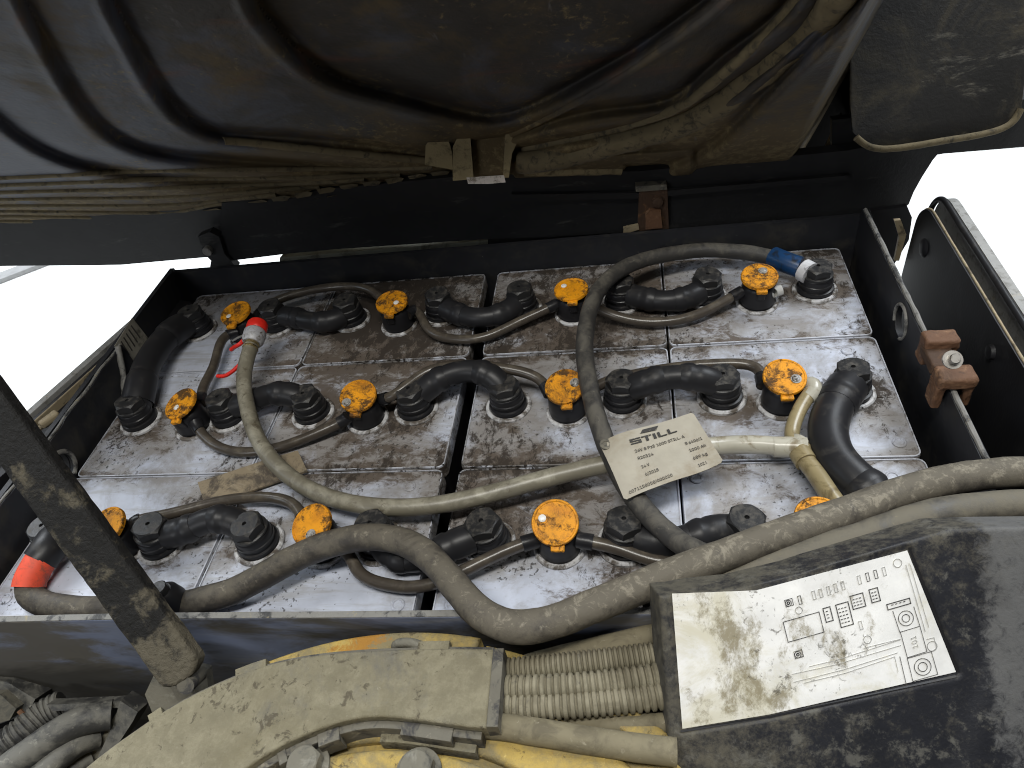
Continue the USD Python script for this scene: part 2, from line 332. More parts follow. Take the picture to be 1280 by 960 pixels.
dirty('power_cable', (0.045, 0.040, 0.035), [dict(color=(0.140, 0.124, 0.096), scale=46, lo=0.42, hi=0.68, detail=10, nr=0.76, distort=0.3, up=0.10, axis=[('x', 0.28, 0.55, 0.10)], max=0.8, rough=0.85),
    dict(color=(0.30, 0.27, 0.21), scale=110, lo=0.60, hi=0.74, detail=9, nr=0.75, up=0.06, axis=[('x', 0.35, 0.6, 0.06)], max=0.6), dict(color=(0.028, 0.024, 0.021), scale=26, lo=0.56, hi=0.72, max=0.6)], rough=0.5, spec=0.35, bump=(200, 0.5, 0.0010))
dirty('loop_cable', (0.042, 0.040, 0.038), [dict(color=(0.125, 0.115, 0.095), scale=50, lo=0.46, hi=0.72, detail=10, nr=0.76, up=0.10, max=0.75, rough=0.85), dict(color=(0.26, 0.24, 0.20), scale=120, lo=0.63, hi=0.75, detail=9, up=0.04, max=0.5)], rough=0.5, spec=0.35, bump=(200, 0.4, 0.0008))
dirty('dusty_cable', (0.065, 0.060, 0.052), [dict(color=(0.150, 0.134, 0.100), scale=50, lo=0.36, hi=0.66, detail=8, distort=0.35, up=0.10, max=0.85, rough=0.85),
    dict(color=(0.34, 0.28, 0.15), scale=90, lo=0.64, hi=0.74, distort=0.35, max=0.6)], rough=0.5, bump=(200, 0.4, 0.0008))
dirty('red_plastic', (0.72, 0.025, 0.015), [dict(color=(0.12, 0.02, 0.015), scale=120, lo=0.58, hi=0.75)], rough=0.35)
dirty('red_band', (0.78, 0.085, 0.035), [dict(color=(0.35, 0.07, 0.04), scale=90, lo=0.46, hi=0.72, detail=9, max=0.7), dict(color=(0.12, 0.07, 0.05), scale=60, lo=0.60, hi=0.72, detail=9, max=0.7)], rough=0.6, bump=(700, 0.4, 0.0004))
dirty('blue_plastic', (0.008, 0.045, 0.13), [dict(color=(0.012, 0.018, 0.03), scale=90, lo=0.46, hi=0.66, detail=9), dict(color=(0.12, 0.12, 0.11), scale=130, lo=0.60, hi=0.74, detail=9, max=0.6)], rough=0.35)
dirty('white_tape', (0.62, 0.62, 0.64), [dict(color=(0.2, 0.2, 0.2), scale=120, lo=0.52, hi=0.72)], rough=0.5)
dirty('grey_plastic', (0.42, 0.42, 0.44), [dict(color=(0.12, 0.10, 0.08), scale=150, lo=0.52, hi=0.68)], rough=0.4)
dirty('brass', (0.34, 0.26, 0.12), [dict(color=(0.06, 0.05, 0.03), scale=150, lo=0.45, hi=0.65)], rough=0.4, metallic=0.7)
dirty('tray_paint', (0.021, 0.022, 0.026), [dict(color=(0.060, 0.055, 0.045), scale=25, lo=0.48, hi=0.75, detail=8, distort=0.35, max=0.7, rough=0.75),
    dict(color=(0.14, 0.13, 0.11), scale=130, lo=0.68, hi=0.75, distort=0.35, max=0.6)], spec=0.3, rough=0.5, bump=(350, 0.3, 0.0006))
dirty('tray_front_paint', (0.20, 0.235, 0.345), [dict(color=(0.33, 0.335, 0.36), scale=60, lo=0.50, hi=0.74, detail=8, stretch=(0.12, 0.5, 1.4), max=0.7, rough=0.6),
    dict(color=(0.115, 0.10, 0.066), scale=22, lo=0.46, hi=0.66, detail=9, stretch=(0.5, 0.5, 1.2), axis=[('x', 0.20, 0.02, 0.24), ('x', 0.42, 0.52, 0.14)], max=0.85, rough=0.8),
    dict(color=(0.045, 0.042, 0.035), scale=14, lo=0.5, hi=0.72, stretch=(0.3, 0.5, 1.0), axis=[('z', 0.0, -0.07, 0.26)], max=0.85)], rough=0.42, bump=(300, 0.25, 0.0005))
dirty('worn_edge', (0.20, 0.195, 0.18), [dict(color=(0.045, 0.045, 0.045), scale=60, lo=0.50, hi=0.62, distort=0.35), dict(color=(0.30, 0.26, 0.17), scale=80, lo=0.60, hi=0.7)], rough=0.6, bump=(300, 0.6, 0.001))
dirty('rust', (0.135, 0.066, 0.034), [dict(color=(0.27, 0.155, 0.085), scale=70, lo=0.50, hi=0.75), dict(color=(0.06, 0.032, 0.02), scale=120, lo=0.56, hi=0.68, max=0.8)], rough=0.75, bump=(350, 0.6, 0.0010))
dirty('dark_rust', (0.060, 0.032, 0.018), [dict(color=(0.17, 0.085, 0.035), scale=70, lo=0.52, hi=0.72)], rough=0.8, bump=(350, 0.6, 0.0010))
dirty('bare_steel', (0.42, 0.40, 0.37), [dict(color=(0.12, 0.10, 0.08), scale=150, lo=0.5, hi=0.68)], rough=0.42, metallic=0.6)
dirty('tag_paper', (0.385, 0.355, 0.29), [dict(color=(0.27, 0.225, 0.155), scale=22, lo=0.45, hi=0.72, distort=0.35), dict(color=(0.10, 0.08, 0.06), scale=60, lo=0.70, hi=0.78, spots=[((0.585, -0.175, 0.05), 0.012, 0.08)])], rough=0.55, bump=(60, 0.2, 0.001))
dirty('tag_print', (0.035, 0.033, 0.030), [dict(color=(0.30, 0.27, 0.2), scale=400, lo=0.60, hi=0.72)], rough=0.6)
dirty('tag_print_small', (0.055, 0.05, 0.045), [dict(color=(0.20, 0.18, 0.14), scale=90, lo=0.60, hi=0.76)], rough=0.6)
dirty('wedge_board', (0.25, 0.20, 0.13), [dict(color=(0.07, 0.055, 0.04), scale=40, lo=0.44, hi=0.62, nr=0.75, distort=0.35), dict(color=(0.36, 0.31, 0.22), scale=30, lo=0.55, hi=0.75)], rough=0.7, bump=(200, 0.3, 0.0008))
dirty('hood_plastic', (0.040, 0.036, 0.033), [
    dict(color=(0.072, 0.079, 0.105), scale=9, lo=0.46, hi=0.62, detail=8, nr=0.6, axis=[('x', 0.35, -0.10, 0.26), ('z', 0.17, 0.24, 0.06), ('x', 0, 0.01, -0.10)], max=0.9),
    dict(color=(0.135, 0.098, 0.048), scale=16, lo=0.44, hi=0.76, detail=10, nr=0.72, distort=0.3, axis=[('z', 0.25, 0.12, 0.30), ('x', 0.80, 0.90, -0.3), ('x', 0.15, -0.05, -0.10)], max=0.9, rough=0.88),
    dict(color=(0.25, 0.195, 0.10), scale=110, lo=0.58, hi=0.74, detail=10, nr=0.75, distort=0.3, big=(12, 0.10), axis=[('z', 0.25, 0.12, 0.10), ('x', 0.80, 0.90, -0.2)], max=0.75, rough=0.9),
    dict(color=(0.13, 0.06, 0.04), scale=14, lo=0.56, hi=0.72, detail=8, nr=0.7, stretch=(0.4, 1, 1.6), axis=[('z', 0.20, 0.26, 0.06), ('z', 0, 0.01, -0.06)], max=0.6),
    dict(color=(0.20, 0.20, 0.20), scale=60, lo=0.64, hi=0.76, detail=9, distort=0.3, stretch=(1, 0.3, 0.3), max=0.5)], rough=0.6, spec=0.35, bump=(200, 0.6, 0.0014))
dirty('hood_dust', (0.30, 0.24, 0.13), [dict(color=(0.11, 0.085, 0.045), scale=80, lo=0.48, hi=0.72, distort=0.35)], rough=0.9, bump=(400, 0.6, 0.0010))
dirty('hood_ridge', (0.16, 0.128, 0.072), [dict(color=(0.05, 0.042, 0.028), scale=90, lo=0.48, hi=0.68, detail=9), dict(color=(0.20, 0.16, 0.09), scale=140, lo=0.58, hi=0.72)], rough=0.9, bump=(400, 0.5, 0.0010))
dirty('hood_black', (0.020, 0.020, 0.021), [dict(color=(0.085, 0.082, 0.075), scale=50, lo=0.58, hi=0.76, detail=9, distort=0.35, stretch=(0.35, 1, 1.5), max=0.7), dict(color=(0.13, 0.12, 0.10), scale=260, lo=0.70, hi=0.78, max=0.6)], spec=0.3, rough=0.45, bump=(300, 0.4, 0.0008))
dirty('box_black', (0.018, 0.017, 0.016), [
    dict(color=(0.085, 0.070, 0.042), scale=14, lo=0.48, hi=0.74, detail=10, nr=0.72, max=0.85, rough=0.85),
    dict(color=(0.27, 0.25, 0.20), scale=26, lo=0.54, hi=0.70, detail=11, nr=0.75, distort=0.3, stretch=(0.35, 1, 1.8), axis=[('z', 0.22, 0.27, 0.09), ('x', 0.92, 0.84, -0.06), ('z', 0, 0.01, -0.03)], max=0.8, rough=0.9)], rough=0.5, spec=0.3, bump=(260, 0.5, 0.0010))
dirty('panel_black', (0.012, 0.012, 0.014), [dict(color=(0.045, 0.045, 0.046), scale=22, lo=0.52, hi=0.76, detail=8, distort=0.35, max=0.7), dict(color=(0.10, 0.095, 0.09), scale=200, lo=0.72, hi=0.78, max=0.5)], spec=0.3, rough=0.55, bump=(350, 0.3, 0.0006))
dirty('rail_grey', (0.30, 0.30, 0.29), [dict(color=(0.17, 0.165, 0.15), scale=120, lo=0.48, hi=0.68, detail=8), dict(color=(0.38, 0.33, 0.24), scale=70, lo=0.6, hi=0.72)], rough=0.6, bump=(260, 0.4, 0.0008))
dirty('rail_tan', (0.30, 0.245, 0.155), [dict(color=(0.10, 0.08, 0.05), scale=90, lo=0.50, hi=0.68)], rough=0.7)
dirty('duct_dust', (0.190, 0.170, 0.115), [
    dict(color=(0.27, 0.245, 0.17), scale=70, lo=0.42, hi=0.66, detail=11, nr=0.8, distort=0.2, max=0.75),
    dict(color=(0.105, 0.105, 0.108), scale=16, lo=0.50, hi=0.72, detail=10, nr=0.72, distort=0.2, max=0.85),
    dict(color=(0.14, 0.12, 0.07), scale=9, lo=0.45, hi=0.65, detail=8, max=0.5),
    dict(color=(0.070, 0.058, 0.040), scale=120, lo=0.585, hi=0.66, detail=8, nr=0.72, max=0.75, big=(16, 0.07)),
    dict(color=(0.36, 0.33, 0.25), scale=260, lo=0.66, hi=0.74, detail=4, max=0.5)], rough=0.9, spec=0.3, bump=(240, 0.9, 0.0018))
dirty('duct_edge', (0.13, 0.12, 0.095), [dict(color=(0.045, 0.043, 0.042), scale=60, lo=0.48, hi=0.62, detail=8), dict(color=(0.24, 0.22, 0.17), scale=90, lo=0.56, hi=0.7)], rough=0.8, bump=(320, 0.5, 0.0010))
dirty('yellow_paint', (0.42, 0.30, 0.085), [
    dict(color=(0.20, 0.17, 0.10), scale=26, lo=0.38, hi=0.60, detail=11, nr=0.75, distort=0.2, max=0.9),
    dict(color=(0.36, 0.17, 0.025), scale=70, lo=0.52, hi=0.64, detail=10, nr=0.75, spots=[((0.375, -0.345, 0.03), 0.045, 0.26)], axis=[('x', 0, 0.01, -0.10)], max=0.9),
    dict(color=(0.62, 0.47, 0.17), scale=150, lo=0.60, hi=0.70, detail=8, nr=0.75, max=0.7),
    dict(color=(0.065, 0.05, 0.03), scale=110, lo=0.57, hi=0.66, detail=9, nr=0.75, max=0.75, big=(18, 0.06))], rough=0.75, spec=0.3, bump=(260, 0.8, 0.0016))
dirty('conduit_dust', (0.175, 0.155, 0.105), [dict(color=(0.27, 0.245, 0.175), scale=60, lo=0.46, hi=0.72, up=0.08, max=0.8), dict(color=(0.05, 0.047, 0.043), scale=70, lo=0.58, hi=0.72, max=0.8)], rough=0.85, bump=(350, 0.4, 0.0007))
dirty('hose_dust', (0.19, 0.165, 0.105), [dict(color=(0.10, 0.085, 0.055), scale=60, lo=0.46, hi=0.68, max=0.8), dict(color=(0.27, 0.24, 0.17), scale=130, lo=0.58, hi=0.7)], rough=0.8, bump=(350, 0.3, 0.0007))
dirty('cover_plastic', (0.018, 0.019, 0.024), [
    dict(color=(0.115, 0.105, 0.080), scale=85, lo=0.50, hi=0.78, detail=11, nr=0.8, distort=0.1, axis=[('x', 0.72, 0.60, 0.16), ('y', -0.34, -0.27, 0.16)], max=0.85, rough=0.9),
    dict(color=(0.15, 0.145, 0.125), scale=70, lo=0.53, hi=0.66, detail=10, nr=0.75, distort=0.1, spots=[((0.67, -0.43, 0.0), 0.09, 0.10)], big=(20, 0.06), max=0.6, rough=0.9),
    dict(color=(0.130, 0.130, 0.130), scale=130, lo=0.50, hi=0.80, detail=10, nr=0.75, axis=[('x', 0.755, 0.785, 0.48), ('x', 0, 0.01, -0.2), ('y', -0.36, -0.40, -0.2)], max=0.85, rough=0.85)], rough=0.5, spec=0.4, bump=(300, 0.5, 0.0008))
dirty('sticker', (0.88, 0.88, 0.87), [
    dict(color=(0.66, 0.63, 0.50), scale=20, lo=0.50, hi=0.72, detail=9, nr=0.72, axis=[('x', 0.70, 0.61, 0.12)], max=0.85),
    dict(color=(0.25, 0.215, 0.13), scale=52, lo=0.53, hi=0.70, detail=12, nr=0.78, distort=0.3, big=(16, 0.08), stretch=(1.3, 0.8, 0.8),
         spots=[((0.630, -0.353, 0.073), 0.022, 0.15), ((0.6315, -0.373, 0.052), 0.026, 0.16), ((0.619, -0.3435, 0.084), 0.02, 0.10), ((0.6615, -0.338, 0.084), 0.018, 0.12), ((0.684, -0.3535, 0.0615), 0.018, 0.13), ((0.670, -0.347, 0.072), 0.014, 0.10),
                ((0.605, -0.358, 0.070), 0.016, -0.14), ((0.736, -0.337, 0.065), 0.045, -0.16), ((0.71, -0.36, 0.05), 0.03, -0.05)], max=0.88, rough=0.85),
    dict(color=(0.08, 0.07, 0.05), scale=190, lo=0.60, hi=0.70, detail=8, nr=0.75, big=(24, 0.10), max=0.75,
         spots=[((0.6315, -0.365, 0.06), 0.03, 0.06), ((0.684, -0.3535, 0.0615), 0.02, 0.07), ((0.736, -0.337, 0.065), 0.045, -0.1)])], rough=0.3, bump=(120, 0.15, 0.0006))
dirty('sticker_print', (0.10, 0.10, 0.10), [dict(color=(0.4, 0.38, 0.3), scale=240, lo=0.54, hi=0.68)], rough=0.5)
dirty('sticker_print_faint', (0.42, 0.42, 0.41), [dict(color=(0.6, 0.58, 0.5), scale=240, lo=0.50, hi=0.64)], rough=0.5)
dirty('strut_paint', (0.014, 0.0135, 0.013), [
    dict(color=(0.125, 0.11, 0.080), scale=45, lo=0.50, hi=0.66, detail=9, distort=0.35, axis=[('z', 0.10, 0.045, 0.22), ('z', 0.15, 0.2, -0.05)], big=(14, 0.06), max=0.92, rough=0.9),
    dict(color=(0.14, 0.14, 0.13), scale=260, lo=0.68, hi=0.75, max=0.5)], rough=0.7, spec=0.25, bump=(240, 1.0, 0.0025))
dirty('mud_block', (0.15, 0.14, 0.11), [dict(color=(0.06, 0.06, 0.055), scale=60, lo=0.48, hi=0.68, detail=8), dict(color=(0.26, 0.25, 0.21), scale=50, lo=0.55, hi=0.75)], rough=0.8, bump=(300, 0.5, 0.0010))
dirty('cluster_black', (0.045, 0.045, 0.045), [dict(color=(0.17, 0.165, 0.145), scale=50, lo=0.42, hi=0.66, detail=9, distort=0.35, up=0.10, max=0.9, rough=0.85), dict(color=(0.30, 0.29, 0.25), scale=130, lo=0.60, hi=0.74, up=0.05, max=0.7)], rough=0.5, bump=(260, 0.5, 0.0010))
dirty('chassis_dark', (0.012, 0.012, 0.012), [dict(color=(0.03, 0.027, 0.022), scale=20, lo=0.45, hi=0.7)], rough=0.8)
dirty('floor_white', (0.78, 0.78, 0.76), [dict(color=(0.70, 0.70, 0.68), scale=1.5, lo=0.5, hi=0.75)], rough=0.5)
dirty('floor_grey', (0.36, 0.36, 0.36), [], rough=0.6)
dirty('label_paper', (0.30, 0.285, 0.24), [dict(color=(0.10, 0.09, 0.07), scale=60, lo=0.5, hi=0.72)], rough=0.6)
dirty('bracket_light', (0.33, 0.33, 0.26), [dict(color=(0.16, 0.15, 0.11), scale=40, lo=0.48, hi=0.68)], rough=0.6)
dirty('worn_white', (0.55, 0.50, 0.46), [dict(color=(0.2, 0.17, 0.13), scale=140, lo=0.5, hi=0.66)], rough=0.7)

# ================================================================== THE SETTING
single('floor', box((-9, -3, -0.78), (9, 12, -0.74)), 'floor_white', kind='structure')
# faint grey channel on the floor at the far left, seen under the hood
p0, p1 = az(-60, 372, -0.735), az(60, 326, -0.735)
M = frame(p1 - p0)
single('floor_channel', put(box((-0.8, -0.03, -0.004), (0.8, 0.03, 0.012)), (p0 + p1) / 2, M), 'floor_grey', kind='structure')
single('truck_floor', box((-0.16, -1.0, -0.30), (0.98, 0.26, -0.27)), 'chassis_dark', kind='structure')

# ================================================================== BATTERY TRAY
XL, XR = -0.0145, 0.8215           # inner faces of the side walls
ZT = 0.0435
tray = thing('battery_tray', 'black steel battery tray with scuffed paint that holds all the grey cells', 'battery tray', (0.4, -0.08, -0.26))
def wall_with_hole(lo, hi, hole, axis, r):
    w = man(box(lo, hi))
    c = trimesh.creation.cylinder(r, 0.1, sections=28)
    c.apply_transform(trimesh.geometry.align_vectors([0, 0, 1], axis)); c.apply_translation(hole)
    return tm(w - man(c))
hl = ax(78, 587, XL + 0.004); hr = ax(1126, 402, XR)
part(tray, 'rear_wall', rough_up(box((XL - 0.006, 0.1575, -0.26), (XR + 0.006, 0.1630, 0.0370)), 0.0, 20), 'tray_paint')
part(tray, 'left_wall', wall_with_hole((XL - 0.006, -0.31, -0.26), (XL, 0.1575, ZT), (hl[0], hl[1], 0.012), (1, 0, 0), 0.016), 'tray_paint')
part(tray, 'right_wall', wall_with_hole((XR, -0.30, -0.26), (XR + 0.006, 0.1575, ZT + 0.002), (XR, hr[1], hr[2]), (1, 0, 0), 0.016), 'tray_paint')
# front wall, slightly bowed: outer edge traced, 6 mm sheet
fx = np.array([(-0.045, -0.335), (0.08, -0.3304), (0.21, -0.3257), (0.35, -0.3225), (0.55, -0.317), (0.84, -0.312)])
fs = CubicSpline(fx[:, 0], fx[:, 1]); gx = np.linspace(-0.045, 0.8275, 40)
outline = np.r_[np.c_[gx, fs(gx) - 0.006], np.c_[gx[::-1], fs(gx[::-1])]]
part(tray, 'front_wall', plate(outline, -0.26, 0.0445, 0.0012), 'tray_front_paint')
part(tray, 'worn_top_edge', plate(np.r_[np.c_[gx, fs(gx) - 0.0056], np.c_[gx[::-1], fs(gx[::-1]) - 0.0006]], 0.0446, 0.0452, 0.0003), 'worn_edge')
# bent inner flap on the left wall, welded on in front of the label
q = []
for y in np.linspace(-0.305, 0.006, 46):
    q.append((XL + 0.0012, y, 0.0425 + 0.004 * (meshkit.fbm(np.array([[y * 55, 1.0, 2.0]]), 3, 4)[0] - 0.5) - 0.0015 * max(0, (y + 0.1))))
flap = np.array(q + [(XL + 0.0012, 0.006, -0.02), (XL + 0.0012, -0.305, -0.02)])
fl = tm(man(loft(flap, (0.0055, 0, 0))) - man(put(trimesh.geometry.align_vectors([0, 0, 1], [1, 0, 0]) is not None and trimesh.creation.cylinder(0.016, 0.1, sections=28, transform=trimesh.geometry.align_vectors([0, 0, 1], [1, 0, 0])), (hl[0], hl[1], 0.012))))
part(tray, 'inner_flap', fl, 'tray_paint')
part(tray, 'flap_edge', hose([(XL + 0.004, y, z + 0.0005) for _, y, z in q[::3]], 0.0016, 0.004, 8, wob=0.002), 'worn_edge', label='rough worn top edge of the bent flap')
e0 = ax(147, 433, XL + 0.008); e1 = ax(157, 505, XL + 0.010)
part(tray, 'weld_strip', hose([e0, (e0 + e1) / 2 + (0.001, 0.002, 0), e1], 0.0035, 0.003, 10, wob=0.003), 'worn_edge', label='ragged grey edge where the flap ends')
for nm, hx, y, z in (('left', XL + 0.007, hl[1], 0.012), ('right', XR - 0.0005, hr[1], hr[2])):
    a = np.linspace(-0.6, 4.2, 26) if nm == 'right' else np.linspace(-1.3, 2.4, 20)
    part(tray, 'hole_rim', hose([(hx, y + 0.0165 * math.cos(t), z + 0.0165 * math.sin(t)) for t in a], 0.0024 if nm == 'left' else 0.0016, 0.002, 8, wob=0.0018), 'worn_edge')
# ragged worn top edge of the right wall
rq = [(XR + 0.003, y, ZT + 0.0025 + 0.0035 * max(0, meshkit.fbm(np.array([[y * 90, 3.0, 1.0]]), 3, 9)[0] - 0.42) * (1 if y < 0.02 else 0.2)) for y in np.linspace(0.155, -0.21, 70)]
part(tray, 'right_wall_edge', hose(rq, 0.0024, 0.003, 8, wob=0.0022), 'worn_edge')
# small marks seen on the rear wall
# wall clamp (rust) rides over the right wall
clamp = thing('wall_clamp', 'rusty two-jaw clamp bolted over the top of the right tray wall', 'clamp', (XR, -0.09, 0.03))
def cblk(pa, size, r=0.004, rot=0.0):
    b = rbox(size, r, 3); b = trimesh.Trimesh(*trimesh.remesh.subdivide_to_size(b.vertices, b.faces, 0.004), process=False); b.merge_vertices(); return rough_up(put(b, pa, rz=rot), 0.0011, 160)
y1, y2 = ax(1176, 430, XR + 0.003)[1], ax(1190, 478, XR + 0.003)[1]
j1, j2, jb = ax(1174, 427, XR + 0.003), ax(1190, 476, XR + 0.003), ax(1190, 450, XR - 0.009)
part(clamp, 'jaw', cat([cblk(j1 + (0.000, 0, 0.002), (0.027, 0.017, 0.010), 0.003), cblk(j1 + (-0.0095, 0, -0.010), (0.007, 0.015, 0.020), 0.002), cblk(j1 + (0.0095, 0, -0.008), (0.006, 0.015, 0.016), 0.002)]), 'rust')
part(clamp, 'jaw', cat([cblk(j2 + (0.001, 0, 0.004), (0.029, 0.020, 0.012), 0.004), cblk(j2 + (-0.0098, 0, -0.011), (0.008, 0.017, 0.026), 0.0025), cblk(j2 + (0.0115, 0, -0.010), (0.007, 0.017, 0.024), 0.0025)]), 'rust')
part(clamp, 'link', cblk((j1 + j2) / 2 + (-0.003, 0.004, -0.001), (0.022, 0.030, 0.010), 0.003), 'dark_rust')
cb = frame((1, 0, 0), (0.25, -0.6, 0.75))
part(clamp, 'washer', put(lathe([(0, 0), (0.0072, 0), (0.0072, 0.0018), (0, 0.0018)], 26), jb, cb), 'bare_steel')
part(clamp, 'bolt', put(lathe([(0, 0), (0.0040, 0), (0.0040, 0.0050), (0.0034, 0.0060), (0, 0.0060)], 22), jb + cb[:3, 2] * 0.001, cb), 'bare_steel')
# weathered label on the inside of the left wall
lab = thing('wall_label', 'dirty square paper label on the inner face of the left tray wall', 'label', (XL, 0.06, 0.02))
LQ = [ax(*q, XL + 0.0006) for q in ((165, 397), (185, 423), (160, 462), (143, 432))]
part(lab, 'paper', loft(LQ, (0.0005, 0, 0)), 'label_paper')
for k in range(5):
    f0 = 0.18 + 0.14 * k
    a_, b_ = LQ[0] * (1 - f0) + LQ[3] * f0, LQ[1] * (1 - f0) + LQ[2] * f0
    s_, e_ = a_ * 0.88 + b_ * 0.12, a_ * 0.3 + b_ * 0.7
    w_ = (LQ[3] - LQ[0]) * 0.035
    part(lab, 'print_line', loft([s_, e_, e_ + w_, s_ + w_], (0.0009, 0, 0)), 'tag_print_small')

# ================================================================== THE CELLS
W, D = 0.198, 0.155
def cx0(c): return c * W + (GAP if c >= 2 else 0)
def row_y(r): return (D / 2, -D / 2, -1.5 * D)[r]
PX = ((0.037, 0.1445), (0.0420, 0.1545), (0.0388, 0.1510), (0.0447, 0.1565))
def pole(r, c, s): return np.array([cx0(c) + PX[c][s], row_y(r) + (0.0005, 0.0005, -0.0035)[r], 0.0])
PLUG_OFF = (-0.0140, -0.0100, -0.0070)
def plugpos(r, c): return np.array([cx0(c) + (0.108, 0.105, 0.0985, 0.096)[c], row_y(r) + PLUG_OFF[r], 0.0])
cell_label = {
    (0, 0): 'grey battery cell in the far left corner, under the upper end of the corner cable',
    (0, 1): 'dirty grey battery cell in the far row, just left of the wide gap',
    (0, 2): 'shaded grey battery cell in the far row, just right of the wide dark gap',
    (0, 3): 'grey battery cell in the far right corner, under the blue-sleeved cable end',
    (1, 0): 'grey middle-row battery cell at the left wall, crossed by the olive feed hose',
    (1, 1): 'sooty grey battery cell in the middle row, just left of the wide dark gap',
    (1, 2): 'grey middle-row battery cell right of the wide gap, partly under the paper tag',
    (1, 3): 'pale grey middle-row battery cell at the right wall, below the clear elbow tube',
    (2, 0): 'pale battery cell in the near left corner, behind the slanting strut',
    (2, 1): 'white-grey near-row battery cell left of the gap, under the arching thick cable',
    (2, 2): 'stained grey near-row battery cell right of the gap, below the paper tag',
    (2, 3): 'grey battery cell in the near right corner, mostly hidden by the two thick cables'}
for r in range(3):
    for c in range(4):
        x0 = cx0(c); yc = row_y(r)
        t = thing('battery_cell', cell_label[r, c], 'battery cell', (x0 + W / 2, yc, -0.2), 'battery cells in three rows of four')
        jit = rng.uniform(-0.0006, 0.0006)
        o = rrect(x0 + 0.0008, x0 + W - 0.0008, yc - D / 2 + 0.0008, yc + D / 2 - 0.0008, 0.007)
        part(t, 'lid', plate(o, -0.014, jit, 0.0022, 3), 'cell_plastic', smooth=50)
        oi = offset_poly(o, -0.0016) if Polygon(offset_poly(o, -0.0016)).area < Polygon(o).area else offset_poly(o, 0.0016)
        om = offset_poly(o, -0.0004) if Polygon(offset_poly(o, -0.0004)).area < Polygon(o).area else offset_poly(o, 0.0004)
        lipm = tm(man(plate(om, jit - 0.004, jit + 0.0010, 0.0004, 2)) - man(plate(oi, jit - 0.01, jit + 0.01, 0.0002, 1)))
        part(t, 'lip', lipm, 'cell_lip')
        part(t, 'jar', plate(offset_poly(o, 0.001), -0.20, -0.0145, 0.001), 'black_plastic')
        ring = lathe([(0.0165, 0), (0.0228, 0), (0.0228, 0.0022), (0.0216, 0.0036), (0.0196, 0.0036), (0.0190, 0.0020), (0.0165, 0.0020)], 40)
        for s in (0, 1): part(t, 'pole_ring', put(ring, pole(r, c, s) + (0, 0, jit)), 'cell_ring', smooth=40)
        ring2 = lathe([(0.014, 0), (0.0218, 0), (0.0218, 0.0018), (0.0206, 0.0032), (0.0190, 0.0032), (0.0184, 0.0018), (0.014, 0.0018)], 40)
        part(t, 'plug_ring', put(ring2, plugpos(r, c) + (0, 0, jit)), 'cell_ring', smooth=40)
        flip = r != 1
        bar = lambda w, h, x, y: put(rbox((w, h, 0.0016), 0.0006, 1), (x, y, jit + 0.0003))
        ym = yc - 0.006
        xm, xp = (x0 + 0.0085, x0 + W - 0.0125) if not flip else (x0 + W - 0.0085, x0 + 0.0125)
        part(t, 'minus_mark', bar(0.012, 0.0022, xm, ym), 'cell_plastic')
        part(t, 'plus_mark', cat([bar(0.013, 0.0022, xp, ym), bar(0.0022, 0.013, xp, ym)]), 'cell_plastic')
        knob = lathe([(0, 0.0), (0.0058, 0.0), (0.0058, 0.0012), (0.0050, 0.0018), (0.0040, 0.0018), (0.0034, 0.0010), (0, 0.0010)], 22)
        for dx, dy in ((0.014, D - 0.017), (W - 0.015, 0.017), (0.016, 0.018), (W - 0.03, D - 0.02)):
            part(t, 'moulded_stud', put(knob, (x0 + dx, yc - D / 2 + dy, jit - 0.0003)), 'cell_plastic')

# ================================================================== FILLER PLUGS with orange caps
plug_label = {
    (0, 0): 'orange-capped filler plug in the far left corner, behind the red hose coupling',
    (0, 1): 'orange-capped filler plug in the far row, second from the left wall',
    (0, 2): 'shaded orange-capped filler plug half behind the upright loop of grey cable',
    (0, 3): 'orange-capped filler plug with a clear tube stub, next to the blue-sleeved cable end',
    (1, 0): 'orange-capped filler plug just right of the lower end of the left corner cable',
    (1, 1): 'blackened orange-capped filler plug on the sooty cell left of the wide gap, middle row',
    (1, 2): 'grimy orange-capped filler plug just left of the cable loop, above the paper tag',
    (1, 3): 'clean bright orange-capped filler plug beside the clear elbow tube at the right',
    (2, 0): 'yellow-orange filler plug cap half hidden by the slanting black strut',
    (2, 1): 'stained orange filler plug cap just behind the arching thick cable, near row',
    (2, 2): 'orange filler plug cap streaked with black, below the paper tag in the near row',
    (2, 3): 'orange filler plug cap peeking out behind the two thick cables at the right'}
dots = {(0, 0): (-0.006, -0.006, 'indicator_white'), (0, 1): (0.006, -0.003, 'indicator_white'), (0, 2): (-0.008, 0.005, 'indicator_white'), (1, 0): (-0.002, -0.005, 'indicator_white'),
        (1, 1): (-0.010, -0.008, 'indicator_grey'), (1, 2): (0.010, 0.003, 'indicator_grey'), (1, 3): (0.009, -0.003, 'indicator_grey'), (2, 0): (0.004, -0.004, 'indicator_white'),
        (2, 1): (0.002, -0.009, 'indicator_grey'), (2, 2): (-0.010, 0.003, 'indicator_white'), (0, 3): (0.004, 0.007, 'indicator_grey'), (2, 3): (0.0, -0.006, 'indicator_grey')}
CAPC = {}
tilts = {(0, 0): (8, -3), (0, 1): (6, 2), (0, 2): (3, 0), (0, 3): (8, 0), (1, 0): (12, -12), (1, 1): (14, 4), (1, 2): (17, -4), (1, 3): (15, 2), (2, 0): (14, -8), (2, 1): (16, -10), (2, 2): (22, 3), (2, 3): (10, 4)}
